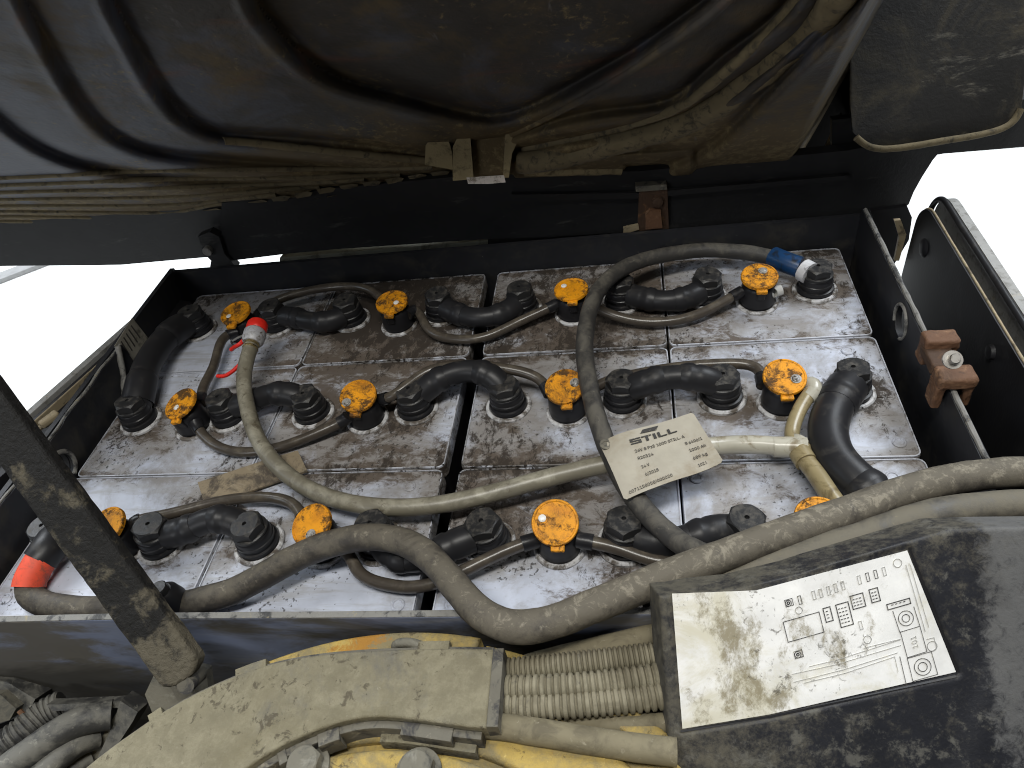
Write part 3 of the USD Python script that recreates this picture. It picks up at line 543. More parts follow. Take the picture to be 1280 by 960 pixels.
for r in range(3):
    for c in range(4):
        P0 = plugpos(r, c)
        t = thing('filler_plug', plug_label[r, c], 'filler plug', P0, 'filler plugs on the battery cells')
        body = lathe([(0, 0.0025), (0.0178, 0.0025), (0.0182, 0.006), (0.0176, 0.009), (0.0178, 0.0105), (0.0172, 0.022), (0.0150, 0.026), (0.0120, 0.0275), (0, 0.0275)], 32)
        part(t, 'body', put(body, P0), 'black_plastic', smooth=40)
        tx, ty = tilts[r, c]
        M = trimesh.transformations.rotation_matrix(math.radians(tx), [1, 0, 0]) @ trimesh.transformations.rotation_matrix(math.radians(ty), [0, 1, 0])
        cc = P0 + (0, 0, 0.0335); CAPC[r, c] = cc
        capm = lathe([(0, -0.0022), (0.0176, -0.0022), (0.0186, -0.0014), (0.0187, 0.0012), (0.0181, 0.0021), (0.0168, 0.0022), (0.0162, 0.0016), (0, 0.0016)], 44)
        tab = put(rbox((0.011, 0.006, 0.0045), 0.0012, 1), (0.0 if c != 2 else 0.002, -0.0195, -0.0022))
        cp = part(t, 'cap', put(cat([capm, tab]), cc, M), 'orange_cap', smooth=40)
        part(t, 'hinge', put(put(rbox((0.008, 0.004, 0.012), 0.0012, 1), (0.0 if c != 2 else 0.002, -0.0185, -0.009)), cc, M), 'black_plastic')
        dx, dy, dm = dots[r, c]
        part(cp, 'indicator', put(lathe([(0, 0.0016), (0.0031, 0.0016), (0.0031, 0.0026), (0.0022, 0.0031), (0, 0.0032)], 20), cc + M[:3, :3] @ np.array([dx, dy, 0.0]), M), dm)
        part(cp, 'indicator_seat', put(lathe([(0.0032, 0.0014), (0.0047, 0.0014), (0.0046, 0.0022), (0.0032, 0.0023)], 22), cc + M[:3, :3] @ np.array([dx, dy, 0.0]), M), 'orange_cap' if dm == 'indicator_white' else 'indicator_grey')

# ================================================================== CELL CONNECTORS
def lug_mesh():
    return lathe([(0, 0.0022), (0.0186, 0.0022), (0.0190, 0.0045), (0.0184, 0.0068), (0.0164, 0.0074), (0.0164, 0.0105), (0.0172, 0.0112), (0.0172, 0.0135), (0.0164, 0.0142), (0.0164, 0.0180), (0.0158, 0.0202), (0.0145, 0.0212), (0, 0.0212)], 36)
def bolt_mesh(rot): return cat([lathe([(0, 0.0), (0.0158, 0.0), (0.0158, 0.0018), (0.0146, 0.0026), (0, 0.0026)], 30), put(hexbolt(0.0152, 0.0090, rot, bev=0.0014), (0, 0, 0.0024))])
def connector(name, label, A, B, mids, r, group='cables linking neighbouring cells', ring=True, sleeve=0.030, za=0.0135):
    """cable between two poles with lugs, sleeves and hex-headed bolts"""
    t = thing(name, label, 'cable', (A + B) / 2, group)
    path = [A + (0, 0, za)] + list(mids) + [B + (0, 0, za)]
    p, s = spline(path, 0.003)
    part(t, 'cable', tube(p, r, 20, wob=0.0003), 'black_rubber', smooth=60)
    for e, P0 in ((0, A), (1, B)):
        pp = p if e == 0 else p[::-1]
        k = int((0.0135 + sleeve) / 0.003); k0 = int(0.0135 / 0.003)
        sl = pp[k0:k + 1]
        rr = np.full(len(sl), r + 0.0016); rr[-1] = r + 0.0003; rr[-2] = r + 0.0013
        if ring and len(rr) > 8: rr[-5] = r + 0.0008; rr[-4] = r + 0.0022; rr[-3] = r + 0.0020
        part(t, 'sleeve', tube(sl, rr, 22), 'black_rubber', smooth=50)
        part(t, 'lug', put(lug_mesh(), P0), 'black_plastic', smooth=40)
        M = trimesh.transformations.rotation_matrix(math.radians(rng.uniform(-5, 5)), [1, 0, 0]) @ trimesh.transformations.rotation_matrix(math.radians(rng.uniform(-5, 5)), [0, 1, 0])
        part(t, 'bolt', put(bolt_mesh(rng.uniform(0, 1.05)), P0 + (0, 0, 0.0210), M), 'bolt_black', smooth=25)
    return t
conns = [
    (0, 0, [(368, 397, .015), (393, 402, .016), (418, 400, .015)], 'short black cable link in the far row, right of the red hose coupling'),
    (0, 1, [(567, 390, .015), (597, 397, .016), (630, 391, .015)], 'short black cable link bridging the wide gap in the far row'),
    (0, 2, [(805, 373, .015), (834, 376, .016), (864, 370, .015)], 'short black cable link in the shade behind the thin tube, far row right'),
    (1, 0, [(317, 500, .021), (346, 492, .026), (374, 497, .021)], 'short black cable link in the middle row passing under the olive feed hose'),
    (1, 1, [(548, 475, .028), (582, 464, .032), (617, 473, .028)], 'arched black cable link bridging the wide gap in the middle row'),
    (1, 2, [(812, 477, .028), (846, 471, .030), (880, 474, .027)], 'arched black cable link in the middle row above the paper tag'),
    (2, 0, [(236, 661, .020), (263, 650, .025), (292, 652, .022)], 'short ringed black cable link in the near row, right of the strut'),
    (2, 1, [(505, 698, .014), (545, 691, .014), (580, 676, .017)], 'near-row black cable link bridging the wide gap behind the arching thick cable'),
    (2, 2, [(815, 676, .015), (850, 676, .017), (895, 664, .018)], 'black cable link in the near row under the crossing grey cable at the right')]
for r, c, mids, lb in conns:
    connector('cell_link', lb, pole(r, c, 1), pole(r, c + 1, 0), [az(*q) for q in mids], 0.0112)
connector('corner_link', 'thick bowed black cable joining far and middle rows along the left wall', pole(0, 0, 0), pole(1, 0, 0),
          zz((224, 410, .020), (203, 428, .024), (183, 460, .026), (174, 493, .022)), 0.0150, 'thick cables linking two rows', False, 0.034)
connector('corner_link', 'thick bowed black cable joining middle and near rows along the right wall', pole(1, 3, 1), pole(2, 3, 1),
          zz((1045, 505, .022), (1035, 540, .024), (1048, 578, .024), (1082, 612, .022)), 0.0160, 'thick cables linking two rows', True, 0.034)

# ================================================================== WATERING TUBES (thin) between the plugs
WG = 'thin tubes running from plug to plug'
def nozzle(r, c, a): # side outlet of a plug
    P0 = plugpos(r, c); return P0 + (0.017 * math.cos(math.radians(a)), 0.017 * math.sin(math.radians(a)), 0.0185)
def wtube(label, a, mids, b, r=0.0052, mat='thin_tube'):
    p, s = spline([a] + zz(*mids) + [b], 0.0025)
    t = thing('watering_tube', label, 'tube', p[len(p) // 2], WG)
    part(t, 'tube', tube(p, r, 14, wob=0.0004), mat, smooth=60)
    for e in (p[:6], p[::-1][:6]): part(t, 'end_sleeve', tube(e, r + 0.0013, 14), 'black_plastic')
    return t
wtube('thin tube arching along the dark rear wall to the second far plug', nozzle(0, 0, 20), [(335, 382, .020), (372, 367, .022), (425, 358, .022), (465, 364, .022)], nozzle(0, 1, 140))
wtube('thin tube sagging across the wide dark gap in the far row', nozzle(0, 1, -20), [(519, 388, .017), (534, 409, .011), (562, 423, .009), (603, 422, .010), (645, 404, .013), (690, 383, .018)], nozzle(0, 2, 190))
wtube('thin tube sagging from behind the cable loop to the far right plug', nozzle(0, 2, -10), [(748, 386, .017), (790, 400, .011), (832, 402, .010), (872, 393, .011), (910, 374, .015)], nozzle(0, 3, 190))
wtube('brown tube running down the left side from the far plug to the middle plug', nozzle(0, 0, -80), [(283, 420, .020), (268, 455, .018), (254, 485, .019)], nozzle(1, 0, 60))
wtube('thin tube looping low in front of the middle row left of the gap', nozzle(1, 0, -40), [(248, 535, .014), (264, 553, .009), (300, 565, .007), (345, 560, .008), (400, 540, .012), (434, 522, .017)], nozzle(1, 1, 225))
wtube('thin tube arching behind the middle row link over the wide gap', nozzle(1, 1, 30), [(492, 494, .026), (530, 467, .031), (580, 456, .033), (632, 461, .031), (675, 475, .024)], nozzle(1, 2, 160))
wtube('brown tube passing behind the right-hand link of the middle row', nozzle(1, 2, 10), [(752, 480, .020), (785, 470, .020), (840, 460, .020), (900, 455, .020), (945, 460, .020)], nozzle(1, 3, 160))
wtube('short thin tube from the strut-side plug to behind the ringed link', nozzle(2, 0, 25), [(168, 655, .020), (200, 645, .018), (270, 628, .014), (335, 622, .014), (370, 634, .018)], nozzle(2, 1, 150))
wtube('shiny thin tube dipping under the arching thick cable across the wide gap', nozzle(2, 1, -45), [(432, 690, .016), (448, 714, .011), (480, 730, .009), (525, 733, .010), (570, 718, .014), (620, 694, .018), (660, 678, .020)], nozzle(2, 2, 200))
wtube('shiny thin tube running right from the near plug below the paper tag', nozzle(2, 2, -20), [(735, 677, .018), (780, 688, .014), (830, 702, .012), (900, 690, .012)], nozzle(2, 3, 200))
stub = thing('tube_stub', 'short clear plastic tube stub on the far right plug', 'tube', plugpos(0, 3))
part(stub, 'tube', hose([nozzle(0, 3, -30), az(965, 366, .018), az(977, 362, .019)], 0.0055, 0.003, 14), 'clear_plastic')

# feed hose with red coupling, tee and branches
tee = az(992, 559, .022)
path = [tee + (-0.010, 0.001, 0)] + zz((950, 556, .023), (900, 557, .025), (860, 562, .030), (820, 569, .032), (740, 584, .028), (650, 607, .024), (560, 629, .022), (480, 634, .022), (412, 622, .022), (360, 594, .024), (326, 555, .030), (309, 508, .036), (306, 462, .040), (314, 432, .046))
fp, fsn = spline(path, 0.003)
i_clear = np.argmin(np.linalg.norm(fp - az(880, 559, .028), axis=1))
fh = thing('feed_hose', 'long olive hose sweeping across the cells to a red coupling', 'hose', fp[len(fp) // 2])
part(fh, 'hose', tube(fp[i_clear - 1:], 0.0078, 20, wob=0.0006), 'feed_hose', smooth=60)
part(fh, 'clear_section', tube(fp[:i_clear + 1], 0.0079, 20), 'clear_hose', smooth=60, label='milky transparent section of hose next to the tee')
d = fp[-1] - fp[-4]; d /= np.linalg.norm(d); Mx = trimesh.geometry.align_vectors([0, 0, 1], d); e = fp[-1]
part(fh, 'hose_barb', put(lathe([(0, -0.006), (0.0070, -0.006), (0.0085, -0.004), (0.0070, 0.000), (0.0085, 0.001), (0.0072, 0.005), (0, 0.005)], 24), e, Mx), 'brass')
cpl = part(fh, 'coupling', put(lathe([(0, 0.003), (0.0095, 0.003), (0.0115, 0.006), (0.0120, 0.010), (0.0112, 0.0105), (0.0112, 0.0125), (0.0120, 0.013), (0.0118, 0.018), (0.0095, 0.021), (0, 0.021)], 28), e, Mx), 'grey_plastic', smooth=40)
part(cpl, 'red_cap', put(lathe([(0, 0.0205), (0.0105, 0.0205), (0.0115, 0.023), (0.0112, 0.029), (0.0095, 0.0320), (0, 0.0325)], 28), e, Mx), 'red_plastic', smooth=40)
o = e + d * 0.012
part(cpl, 'red_strap', hose([o + (-0.010, -0.003, 0.0)] + zz((301, 429, .046), (293, 434, .040), (289, 437, .036)), 0.0024, 0.002, 10), 'red_plastic')
part(cpl, 'red_strap', hose(zz((303, 452, .044), (292, 463, .036), (280, 470, .030), (272, 470, .028)), 0.0022, 0.002, 10), 'red_plastic')
part(cpl, 'wire_clip', hose(zz((315, 418, .052), (302, 420, .044), (291, 426, .036)), 0.0011, 0.002, 8), 'bare_steel')
tf = thing('tee_fitting', 'milky plastic tee fitting joining the feed hose and two short branches', 'fitting', tee)
part(tf, 'body', hose([tee + (-0.016, 0.001, 0), tee, tee + (0.010, -0.001, 0)], 0.0088, 0.002, 18), 'clear_hose')
nb = az(1001, 549, .024)
part(tf, 'branch', hose([tee + (0.002, 0, 0), nb], 0.0074, 0.002, 16), 'clear_hose')
part(tf, 'branch', hose([tee + (0.006, -0.002, 0), az(1004, 572, .023)], 0.0080, 0.002, 16), 'stained_hose')
el = thing('elbow_tube', 'short stained clear tube curving up from the tee to the right-hand plug', 'tube', az(1003, 515, .02))
pts = [tee + (0.001, 0.004, 0.001)] + zz((990, 545, .022), (994, 525, .023), (1003, 506, .025), (1013, 491, .027))
part(el, 'tube', hose(pts, 0.0062, 0.002, 16), 'stained_hose')
part(el, 'elbow', hose(zz((1010, 497, .026), (1018, 485, .029), (1015, 480, .029), (1009, 481, .026)), 0.0066, 0.002, 16), 'clear_hose')
br = thing('branch_tube', 'stained clear tube slanting from the tee down to the near right plug', 'tube', az(1030, 600, .02))
part(br, 'tube', hose([az(1002, 570, .023)] + zz((1018, 590, .024), (1036, 617, .026), (1054, 642, .026)), 0.0076, 0.003, 18), 'stained_hose')
part(br, 'end_sleeve', hose(zz((1000, 566, .023), (1008, 578, .0235)), 0.0090, 0.002, 18), 'stained_hose')

# ================================================================== POWER CABLES
def cable(name, label, pts, r, mat='power_cable', group=None, wob=0.0016):
    p, s = spline(pts, 0.004)
    t = thing(name, label, 'cable', p[len(p) // 2], group)
    part(t, 'sheath', tube(p, r, 22, wob=wob, seed=int(abs(p[0][0]) * 1000)), mat, smooth=60)
    return t, p
# 1: from the red terminal, along the front wall, up over it and away to the right
red_pole = pole(2, 0, 0)
t, p = cable('power_cable', 'thick grey-black cable from the red-banded terminal, arching over the front wall',
    [az(58, 690, .020)] + zz((44, 712, .018), (36, 738, .010), (66, 757, .004), (120, 762, .002), (190, 760, .004), (245, 752, .012), (300, 735, .020), (350, 708, .026), (400, 684, .032), (455, 672, .038), (500, 676, .042), (540, 700, .045), (575, 740, .052), (610, 772, .058), (650, 784, .060), (700, 774, .062), (760, 750, .064), (830, 722, .066), (900, 696, .067), (1000, 660, .066), (1062, 639, .064), (1138, 612, .062), (1225, 594, .060), (1300, 591, .056), (1400, 606, .05)), 0.0110)
kk = [np.argmin(np.linalg.norm(p - az(*q), axis=1)) for q in ((49, 702, .019), (37, 736, .010))]
part(t, 'red_band', tube(p[kk[0]:kk[1] + 1], 0.0132, 24), 'red_band', smooth=60)
part(t, 'terminal_sleeve', tube(spline([red_pole + (0.004, 0.0, 0.016), az(62, 684, .021), az(50, 701, .019)], 0.003)[0], 0.0148, 22), 'black_rubber', smooth=60)
part(t, 'lug', put(lug_mesh(), red_pole), 'black_plastic', smooth=40)
part(t, 'bolt', put(bolt_mesh(0.4), red_pole + (0, 0, 0.021)), 'bolt_black', smooth=25)
cl = az(214, 752, .016)
ck = thing('cable_clip', 'small black clip with hex head holding the thick cable by the front wall', 'clip', cl)
part(ck, 'body', put(lathe([(0, -0.012), (0.0125, -0.012), (0.0135, 0.002), (0.0115, 0.012), (0.0075, 0.0165), (0, 0.0165)], 26), cl), 'black_rubber', smooth=40)
part(ck, 'hex_head', put(hexbolt(0.0072, 0.007, 0.3, False, 0.001), cl + (0, 0, 0.0155)), 'bolt_black', smooth=25)
# 2: from the blue terminal, looping down between the cells and out to the right below the first
neg = pole(0, 3, 1)
t, p = cable('power_cable', 'grey cable looping from the blue-sleeved terminal over the cells and under the tag',
    [az(985, 330, .026)] + zz((965, 322, .026), (925, 315, .028), (880, 313, .030), (830, 319, .034), (790, 330, .040), (757, 352, .046), (737, 388, .050), (731, 435, .050), (738, 490, .046), (754, 545, .040), (782, 605, .034), (815, 648, .034), (850, 678, .038), (885, 696, .044)), 0.0084, 'loop_cable')
part(t, 'blue_sleeve', tube(spline([az(1000, 334, .025), az(985, 329, .026), az(966, 321, .026)], 0.003)[0], 0.0112, 24), 'blue_plastic', smooth=60)
part(t, 'white_collar', tube(spline([az(1013, 342, .0245), az(1004, 337, .025)], 0.003)[0], 0.0118, 24), 'white_tape', smooth=60)
part(t, 'lug', put(lug_mesh(), neg), 'black_plastic', smooth=40)
part(t, 'bolt', put(bolt_mesh(0.2), neg + (0, 0, 0.021)), 'bolt_black', smooth=25)
t, p = cable('power_cable', 'dusty tan-grey thick cable leaving right alongside the arching one, nearer the fuse cover',
    zz((800, 740, .040), (850, 731, .046), (900, 729, .052), (960, 712, .058), (1010, 695, .061), (1082, 671, .062), (1160, 646, .062), (1215, 636, .060), (1290, 632, .056), (1400, 645, .05)), 0.0108, 'dusty_cable')
t, p = cable('power_cable', 'lowest dusty cable tucked between the fuse cover and the two crossing cables',
    zz((835, 738, .030), (900, 732, .034), (980, 718, .038), (1060, 700, .042), (1150, 678, .046)), 0.0080, 'dusty_cable')
# small far cable clip on the rear wall
tb = thing('wall_stud', 'small dark stud on the rear tray wall above the cable loop', 'stud', ay(829, 313, 0.157))
part(tb, 'stud', put(rbox((0.010, 0.008, 0.010), 0.003), ay(829, 313, 0.155)), 'black_plastic')

# ================================================================== PAPER TAG
TL, TR, BR, BL = az(749, 552, .056), az(866, 516, .052), az(903, 583, .046), az(781, 622, .048)
tn = np.cross(BR - TL, TR - BL); tn /= np.linalg.norm(tn); tn *= np.sign(tn[2])
def tagp(u, v, w=0.0):
    """u 0..1 left to right, v 0..1 top to bottom"""
    u, v, w = np.broadcast_arrays(np.asarray(u, float), np.asarray(v, float), np.asarray(w, float))
    p = (TL * ((1 - u) * (1 - v))[..., None] + TR * (u * (1 - v))[..., None] + BR * (u * v)[..., None] + BL * ((1 - u) * v)[..., None])
    h = 0.0030 * np.sin(u * 2.6 + 0.5) * np.sin(v * 2.2 + 0.6) + 0.0011 * np.sin(u * 7 + v * 4) + 0.10 * np.maximum(0, u + v * 0.4 - 1.0) ** 2 * (1 - v * 0.5) - 0.06 * np.maximum(0, 0.25 - u) ** 2
    return p + tn * (h + w)[..., None]
tag = thing('paper_tag', 'yellowed laminated paper rating tag with black print lying on the hoses', 'tag', (TL + BR) / 2)
def skin(fn, nu, nv, w0, w1, mask=None):
    u, v = np.meshgrid(np.linspace(0, 1, nu), np.linspace(0, 1, nv), indexing='ij')
    if mask is not None: u, v = mask(u, v)
    top, bot = fn(u, v, w1).reshape(-1, 3), fn(u, v, w0).reshape(-1, 3)
    i, j = np.meshgrid(np.arange(nu - 1), np.arange(nv - 1), indexing='ij'); i, j = i.ravel(), j.ravel()
    a, b, c, d_ = i * nv + j, (i + 1) * nv + j, (i + 1) * nv + j + 1, i * nv + j + 1
    f = np.vstack([np.stack([a, b, c], 1), np.stack([a, c, d_], 1)]); n = nu * nv
    edge = [k * nv for k in range(nu)] + [(nu - 1) * nv + k for k in range(1, nv)] + [k * nv + nv - 1 for k in range(nu - 2, -1, -1)] + [k for k in range(nv - 2, 0, -1)]
    e_ = np.array(edge); g = np.roll(e_, -1)
    s_ = np.vstack([np.stack([g, e_, e_ + n], 1), np.stack([g, e_ + n, g + n], 1)])
    F_ = np.vstack([f, f[:, ::-1] + n, s_]); M = trimesh.Trimesh(np.vstack([top, bot]), F_, process=False)
    return M if M.volume > 0 else trimesh.Trimesh(M.vertices, F_[:, ::-1], process=False)
def round_corner(u, v):
    k = 0.035
    su = np.where((v < k), (k - v) / k, np.where(v > 1 - k, (v - 1 + k) / k, 0.0))
    ins = 0.022 * (1 - np.sqrt(np.maximum(0, 1 - su ** 2)))
    return ins + u * (1 - 2 * ins), v
part(tag, 'paper', skin(tagp, 33, 31, -0.0006, 0.0, round_corner), 'tag_paper', smooth=50)
# affine from the measured enlargement of the tag to (u, v)
_a = np.array([[840, -255], [235, 490]]).T
def tuv(x, y):
    s = np.linalg.solve(_a, np.array([x - 45, y - 375], float)); return s[0], s[1]
TWm, THm = np.linalg.norm(TR - TL), np.linalg.norm(BL - TL)
def lettering(parent, name, text, start, end, capz, mat, bold=False, fn=tagp, conv=tuv, hm=None, w=0.0004, th=0.0003):
    m_ = meshkit.text_mesh(text, 1.0, 0.1, bold)
    v = np.array(m_.vertices); x1 = v[:, 0].max()
    u0, v0 = conv(*start); u1, v1 = conv(*end)
    fx_, fy_, fz = v[:, 0] / x1, v[:, 1], v[:, 2] / 0.1
    hh = conv(start[0] + 0, start[1] + capz)[1] - v0
    uu = u0 + (u1 - u0) * fx_; vv = v0 + (v1 - v0) * fx_ - fy_ * hh
    V = fn(uu, vv, w + fz * th)
    return part(parent, name, trimesh.Trimesh(V, m_.faces, process=False), mat, smooth=False)
def ink(parent, name, pts, mat, fn=tagp, conv=tuv):
    V = np.array([[*conv(*q)] for q in pts])
    A = fn(V[:, 0], V[:, 1], 0.0004); 
    return part(parent, name, loft(A, tn * 0.0003), mat, smooth=False)
ink(tag, 'logo', [(428, 287), (570, 245), (552, 288), (408, 326)], 'tag_print')
def word_still(parent):
    """the heavy wide lettering, drawn letter by letter: each letter a set of strokes in a 1 x 1 box"""
    G = {'S': [(0, .78, 1, 1), (0, .40, .26, 1), (0, .40, 1, .61), (.74, 0, 1, .61), (0, 0, 1, .21)], 'T': [(0, .78, 1, 1), (.37, 0, .63, 1)], 'I': [(0, 0, 1, 1)], 'L': [(0, 0, .30, 1), (0, 0, 1, .22)]}
    xs = [('S', 0.0, .235), ('T', .255, .47), ('I', .50, .56), ('L', .60, .785), ('L', .815, 1.0)]
    P0, P1 = np.array((330, 432)), np.array((738, 312)); up = np.array((-20, -47.0))
    for ch, a, b in xs:
        from shapely.ops import unary_union
        sh = unary_union([sbox(*g) for g in G[ch]])
        e_ = trimesh.creation.extrude_polygon(sh, 0.1, engine='earcut')
        v = np.array(e_.vertices)
        q_ = P0 + np.outer(a + (b - a) * v[:, 0], P1 - P0) + np.outer(v[:, 1], up)
        uv = np.array([tuv(*z) for z in q_])
        part(parent, 'letter', trimesh.Trimesh(tagp(uv[:, 0], uv[:, 1], 0.0004 + v[:, 2] / 0.1 * 0.0003), e_.faces, process=False), 'tag_print', smooth=False)
word_still(tag)
for tx_, s_, e_, h_ in (('24V 8 PzS 1000 STILL. A', (366, 500), (803, 370), 27), ('B 6406/1', (808, 440), (956, 392), 27), ('R20324', (392, 560), (528, 520), 26), ('1000 Ah', (840, 502), (985, 458), 27),
                        ('24 V', (424, 632), (496, 608), 26), ('689 kg', (870, 570), (993, 532), 27), ('6/2018', (456, 694), (572, 656), 27), ('102 l', (912, 630), (985, 606), 26), ('0071158058/000020', (320, 828), (690, 706), 26)):
    lettering(tag, 'print_line', tx_, s_, e_, h_, 'tag_print_small')
hole = np.array(tagp(*tuv(105, 400), 0.0))
M = np.eye(4); M[:3, :3] = trimesh.geometry.align_vectors([0, 0, 1], tn)[:3, :3]
part(tag, 'eyelet', put(lathe([(0.0, 0.0), (0.0052, 0.0), (0.0050, 0.0009), (0.0030, 0.0012), (0.0024, 0.0004), (0, 0.0004)], 20), hole, M), 'duct_edge')

# ================================================================== WEDGE BOARD
wq = zz((247, 603, .004), (325, 577, .010), (372, 563, .012), (384, 588, .007), (257, 634, .003))
wd = single('packing_board', loft(wq, (0, 0, -0.0022)), 'wedge_board', 'small brown board wedged under the feed hose near the left link', 'board')

# ================================================================== SUPPORT STRUT
sa, sb_ = ad(236, 848, 0.500), ad(236, 848, 0.500) + 1.7 * (ad(-140, 335, 0.515) - ad(236, 848, 0.500))
st = thing('support_strut', 'mud-caked black flat strut slanting across the near left corner', 'strut', sa)
Mf = frame(sb_ - sa, R.T @ np.array([0.15, 0.25, -1.0]))
Ls = np.linalg.norm(sb_ - sa)
so = []
for k in range(9):
    a = math.pi / 2 + math.pi * k / 8; so.append((0.010 + 0.010 * math.cos(a), 0.0163 * math.sin(a)))
so += [(Ls, -0.0163), (Ls, 0.0163)]
bar = plate(np.array(so), -0.006, 0.006, 0.003, 3)
bar = trimesh.Trimesh(bar.vertices, bar.faces, process=False)
xs = np.linspace(0.02, Ls * 0.7, 70)
dn = trimesh.remesh.subdivide_to_size(np.asarray(bar.vertices), np.asarray(bar.faces), 0.006)
bar = trimesh.Trimesh(*dn, process=False); bar.merge_vertices()
nzv = (meshkit.fbm(bar.vertices * 110, 4, 3) - 0.45)
bar.vertices = bar.vertices + bar.vertex_normals * (0.0022 * nzv * np.clip(1.4 - bar.vertices[:, 0] / 0.30, 0.15, 1))[:, None]
part(st, 'bar', put(bar, sa, Mf), 'strut_paint', smooth=50)
bk = thing('strut_bracket', 'dusty grey plate bracket under the lower end of the strut', 'bracket', ad(215, 868, 0.53))
bq = [ad(x, y, 0.535) for x, y in ((198, 832), (181, 868), (196, 905), (262, 880), (258, 838), (215, 828))]
part(bk, 'plate', loft(bq, R[2] * 0.010), 'mud_block')
part(bk, 'rib', loft([ad(x, y, 0.532) for x, y in ((197, 831), (204, 829), (240, 866), (252, 878), (228, 886))], R[2] * 0.006), 'duct_edge')
part(bk, 'pin', put(lathe([(0, -0.012), (0.006, -0.012), (0.006, 0.010), (0, 0.010)], 18), ad(240, 850, 0.505), trimesh.geometry.align_vectors([0, 0, 1], -R[2])), 'duct_edge')

# ================================================================== FRONT: drive housing, duct cover, conduits
HC = np.array([0.42, -0.60])
def ring_pt(r, a, z): return np.array([HC[0] + r * math.cos(math.radians(a)), HC[1] + r * math.sin(math.radians(a)), z])
hs = thing('drive_housing', 'large round yellow drive housing, dusty and rust-flecked, below the front wall', 'drive unit', (HC[0], HC[1], -0.1))
def arcpoly(r0, r1, a0, a1, n=50):
    A = np.radians(np.linspace(a0, a1, n))
    return np.r_[np.c_[HC[0] + r1 * np.cos(A), HC[1] + r1 * np.sin(A)], np.c_[HC[0] + r0 * np.cos(A[::-1]), HC[1] + r0 * np.sin(A[::-1])]]
circ = np.c_[HC[0] + 0.258 * np.cos(np.linspace(0, 2 * np.pi, 120, endpoint=False)), HC[1] + 0.258 * np.sin(np.linspace(0, 2 * np.pi, 120, endpoint=False))]
part(hs, 'body', plate(circ, -0.12, 0.022, 0.004, 3), 'yellow_paint', smooth=40)
part(hs, 'collar', plate(arcpoly(0.246, 0.2660, 81, 116, 60), 0.0224, 0.039, 0.003, 3), 'yellow_paint', smooth=40)
part(hs, 'collar', plate(arcpoly(0.250, 0.2660, 50, 80.6, 40), 0.0224, 0.0275, 0.002, 3), 'yellow_paint', smooth=40)
part(hs, 'rim', plate(arcpoly(0.196, 0.236, 20, 175, 80), 0.0222, 0.030, 0.004, 3), 'yellow_paint', smooth=40)
part(hs, 'flange', plate(arcpoly(0.02, 0.190, 20, 175, 80), 0.0223, 0.034, 0.005, 3), 'yellow_paint', smooth=40)
for px_, py_ in ((381, 955), (521, 962)):
    b = az(px_, py_, 0.040)
    bt = thing('housing_bolt', 'dusty bolt head on the yellow housing, ' + ('left of the two at the bottom' if px_ < 400 else 'right of the two at the bottom'), 'bolt', (b[0], b[1], 0.034))
    part(bt, 'washer', put(lathe([(0.0, 0.0), (0.0145, 0.0), (0.0145, 0.0022), (0, 0.0022)], 30), (b[0], b[1], 0.0341)), 'mud_block')
    part(bt, 'head', put(hexbolt(0.0115, 0.009, 0.5, False), (b[0], b[1], 0.0363)), 'mud_block', smooth=25)
lk = az(508, 803, 0.045)
part(hs, 'lifting_eye', hose([lk + (0.010 * math.cos(a), 0, 0.008 * math.sin(a) - 0.008) for a in np.linspace(0.1, 3.04, 16)], 0.0032, 0.003, 12), 'mud_block')
ZD = 0.050
dt = thing('duct_cover', 'curved grey-brown dusty cable duct cover sweeping round the yellow housing', 'duct cover', (0.36, -0.37, ZD))
op = [(60, 1000), (120, 948), (165, 915), (215, 882), (262, 858), (300, 842), (340, 829), (400, 818), (480, 812), (560, 810), (624, 811)]
ip = [(616, 910), (560, 905), (500, 897), (450, 897), (405, 909), (360, 928), (322, 950), (280, 985), (240, 1030), (120, 1060)]
def arcdense(pts, n):
    p_ = np.array([az(x, y, ZD)[:2] for x, y in pts]); t_ = np.arange(len(p_)); cs = CubicSpline(t_, p_); return cs(np.linspace(0, len(p_) - 1, n))
oo, ii = arcdense(op, 60), arcdense(ip, 60)
dout = np.r_[oo, ii]
def coved(P, z0, z1, bev): return plate(P, z0, z1, bev, 4)
part(dt, 'top', coved(dout, ZD - 0.022, ZD, 0.0018), 'duct_dust', smooth=25)
ri = np.r_[oo + 0, offset_poly(oo, 0)[::-1] * 0 + oo[::-1]]
def strip(P, w, z0, z1, name, mat, outward=True):
    P = np.asarray(P); T = np.gradient(P, axis=0); T /= np.linalg.norm(T, axis=1, keepdims=True); Nn = np.stack([-T[:, 1], T[:, 0]], 1)
    Q = np.r_[P, (P + Nn * w)[::-1]]
    return part(dt, name, plate(Q, z0, z1, min(0.001, abs(w) / 4)), mat)
strip(oo[5:59], 0.004, ZD - 0.020, ZD - 0.0055, 'outer_skirt', 'duct_edge')
strip(ii[2:54], 0.005, ZD - 0.026, ZD - 0.006, 'inner_skirt', 'duct_edge')
strip(ii[3:18], 0.010, ZD - 0.026, ZD - 0.015, 'inner_ledge', 'duct_dust')
for k0, k1 in ((28, 35), (50, 54), (14, 17)): strip(oo[k0:k1], 0.0075, ZD - 0.012, ZD - 0.004, 'clip', 'duct_dust')
for k0, k1 in ((6, 14), (24, 29), (34, 37)): strip(ii[k0:k1], 0.0085, ZD - 0.020, ZD - 0.005, 'clip', 'duct_edge')
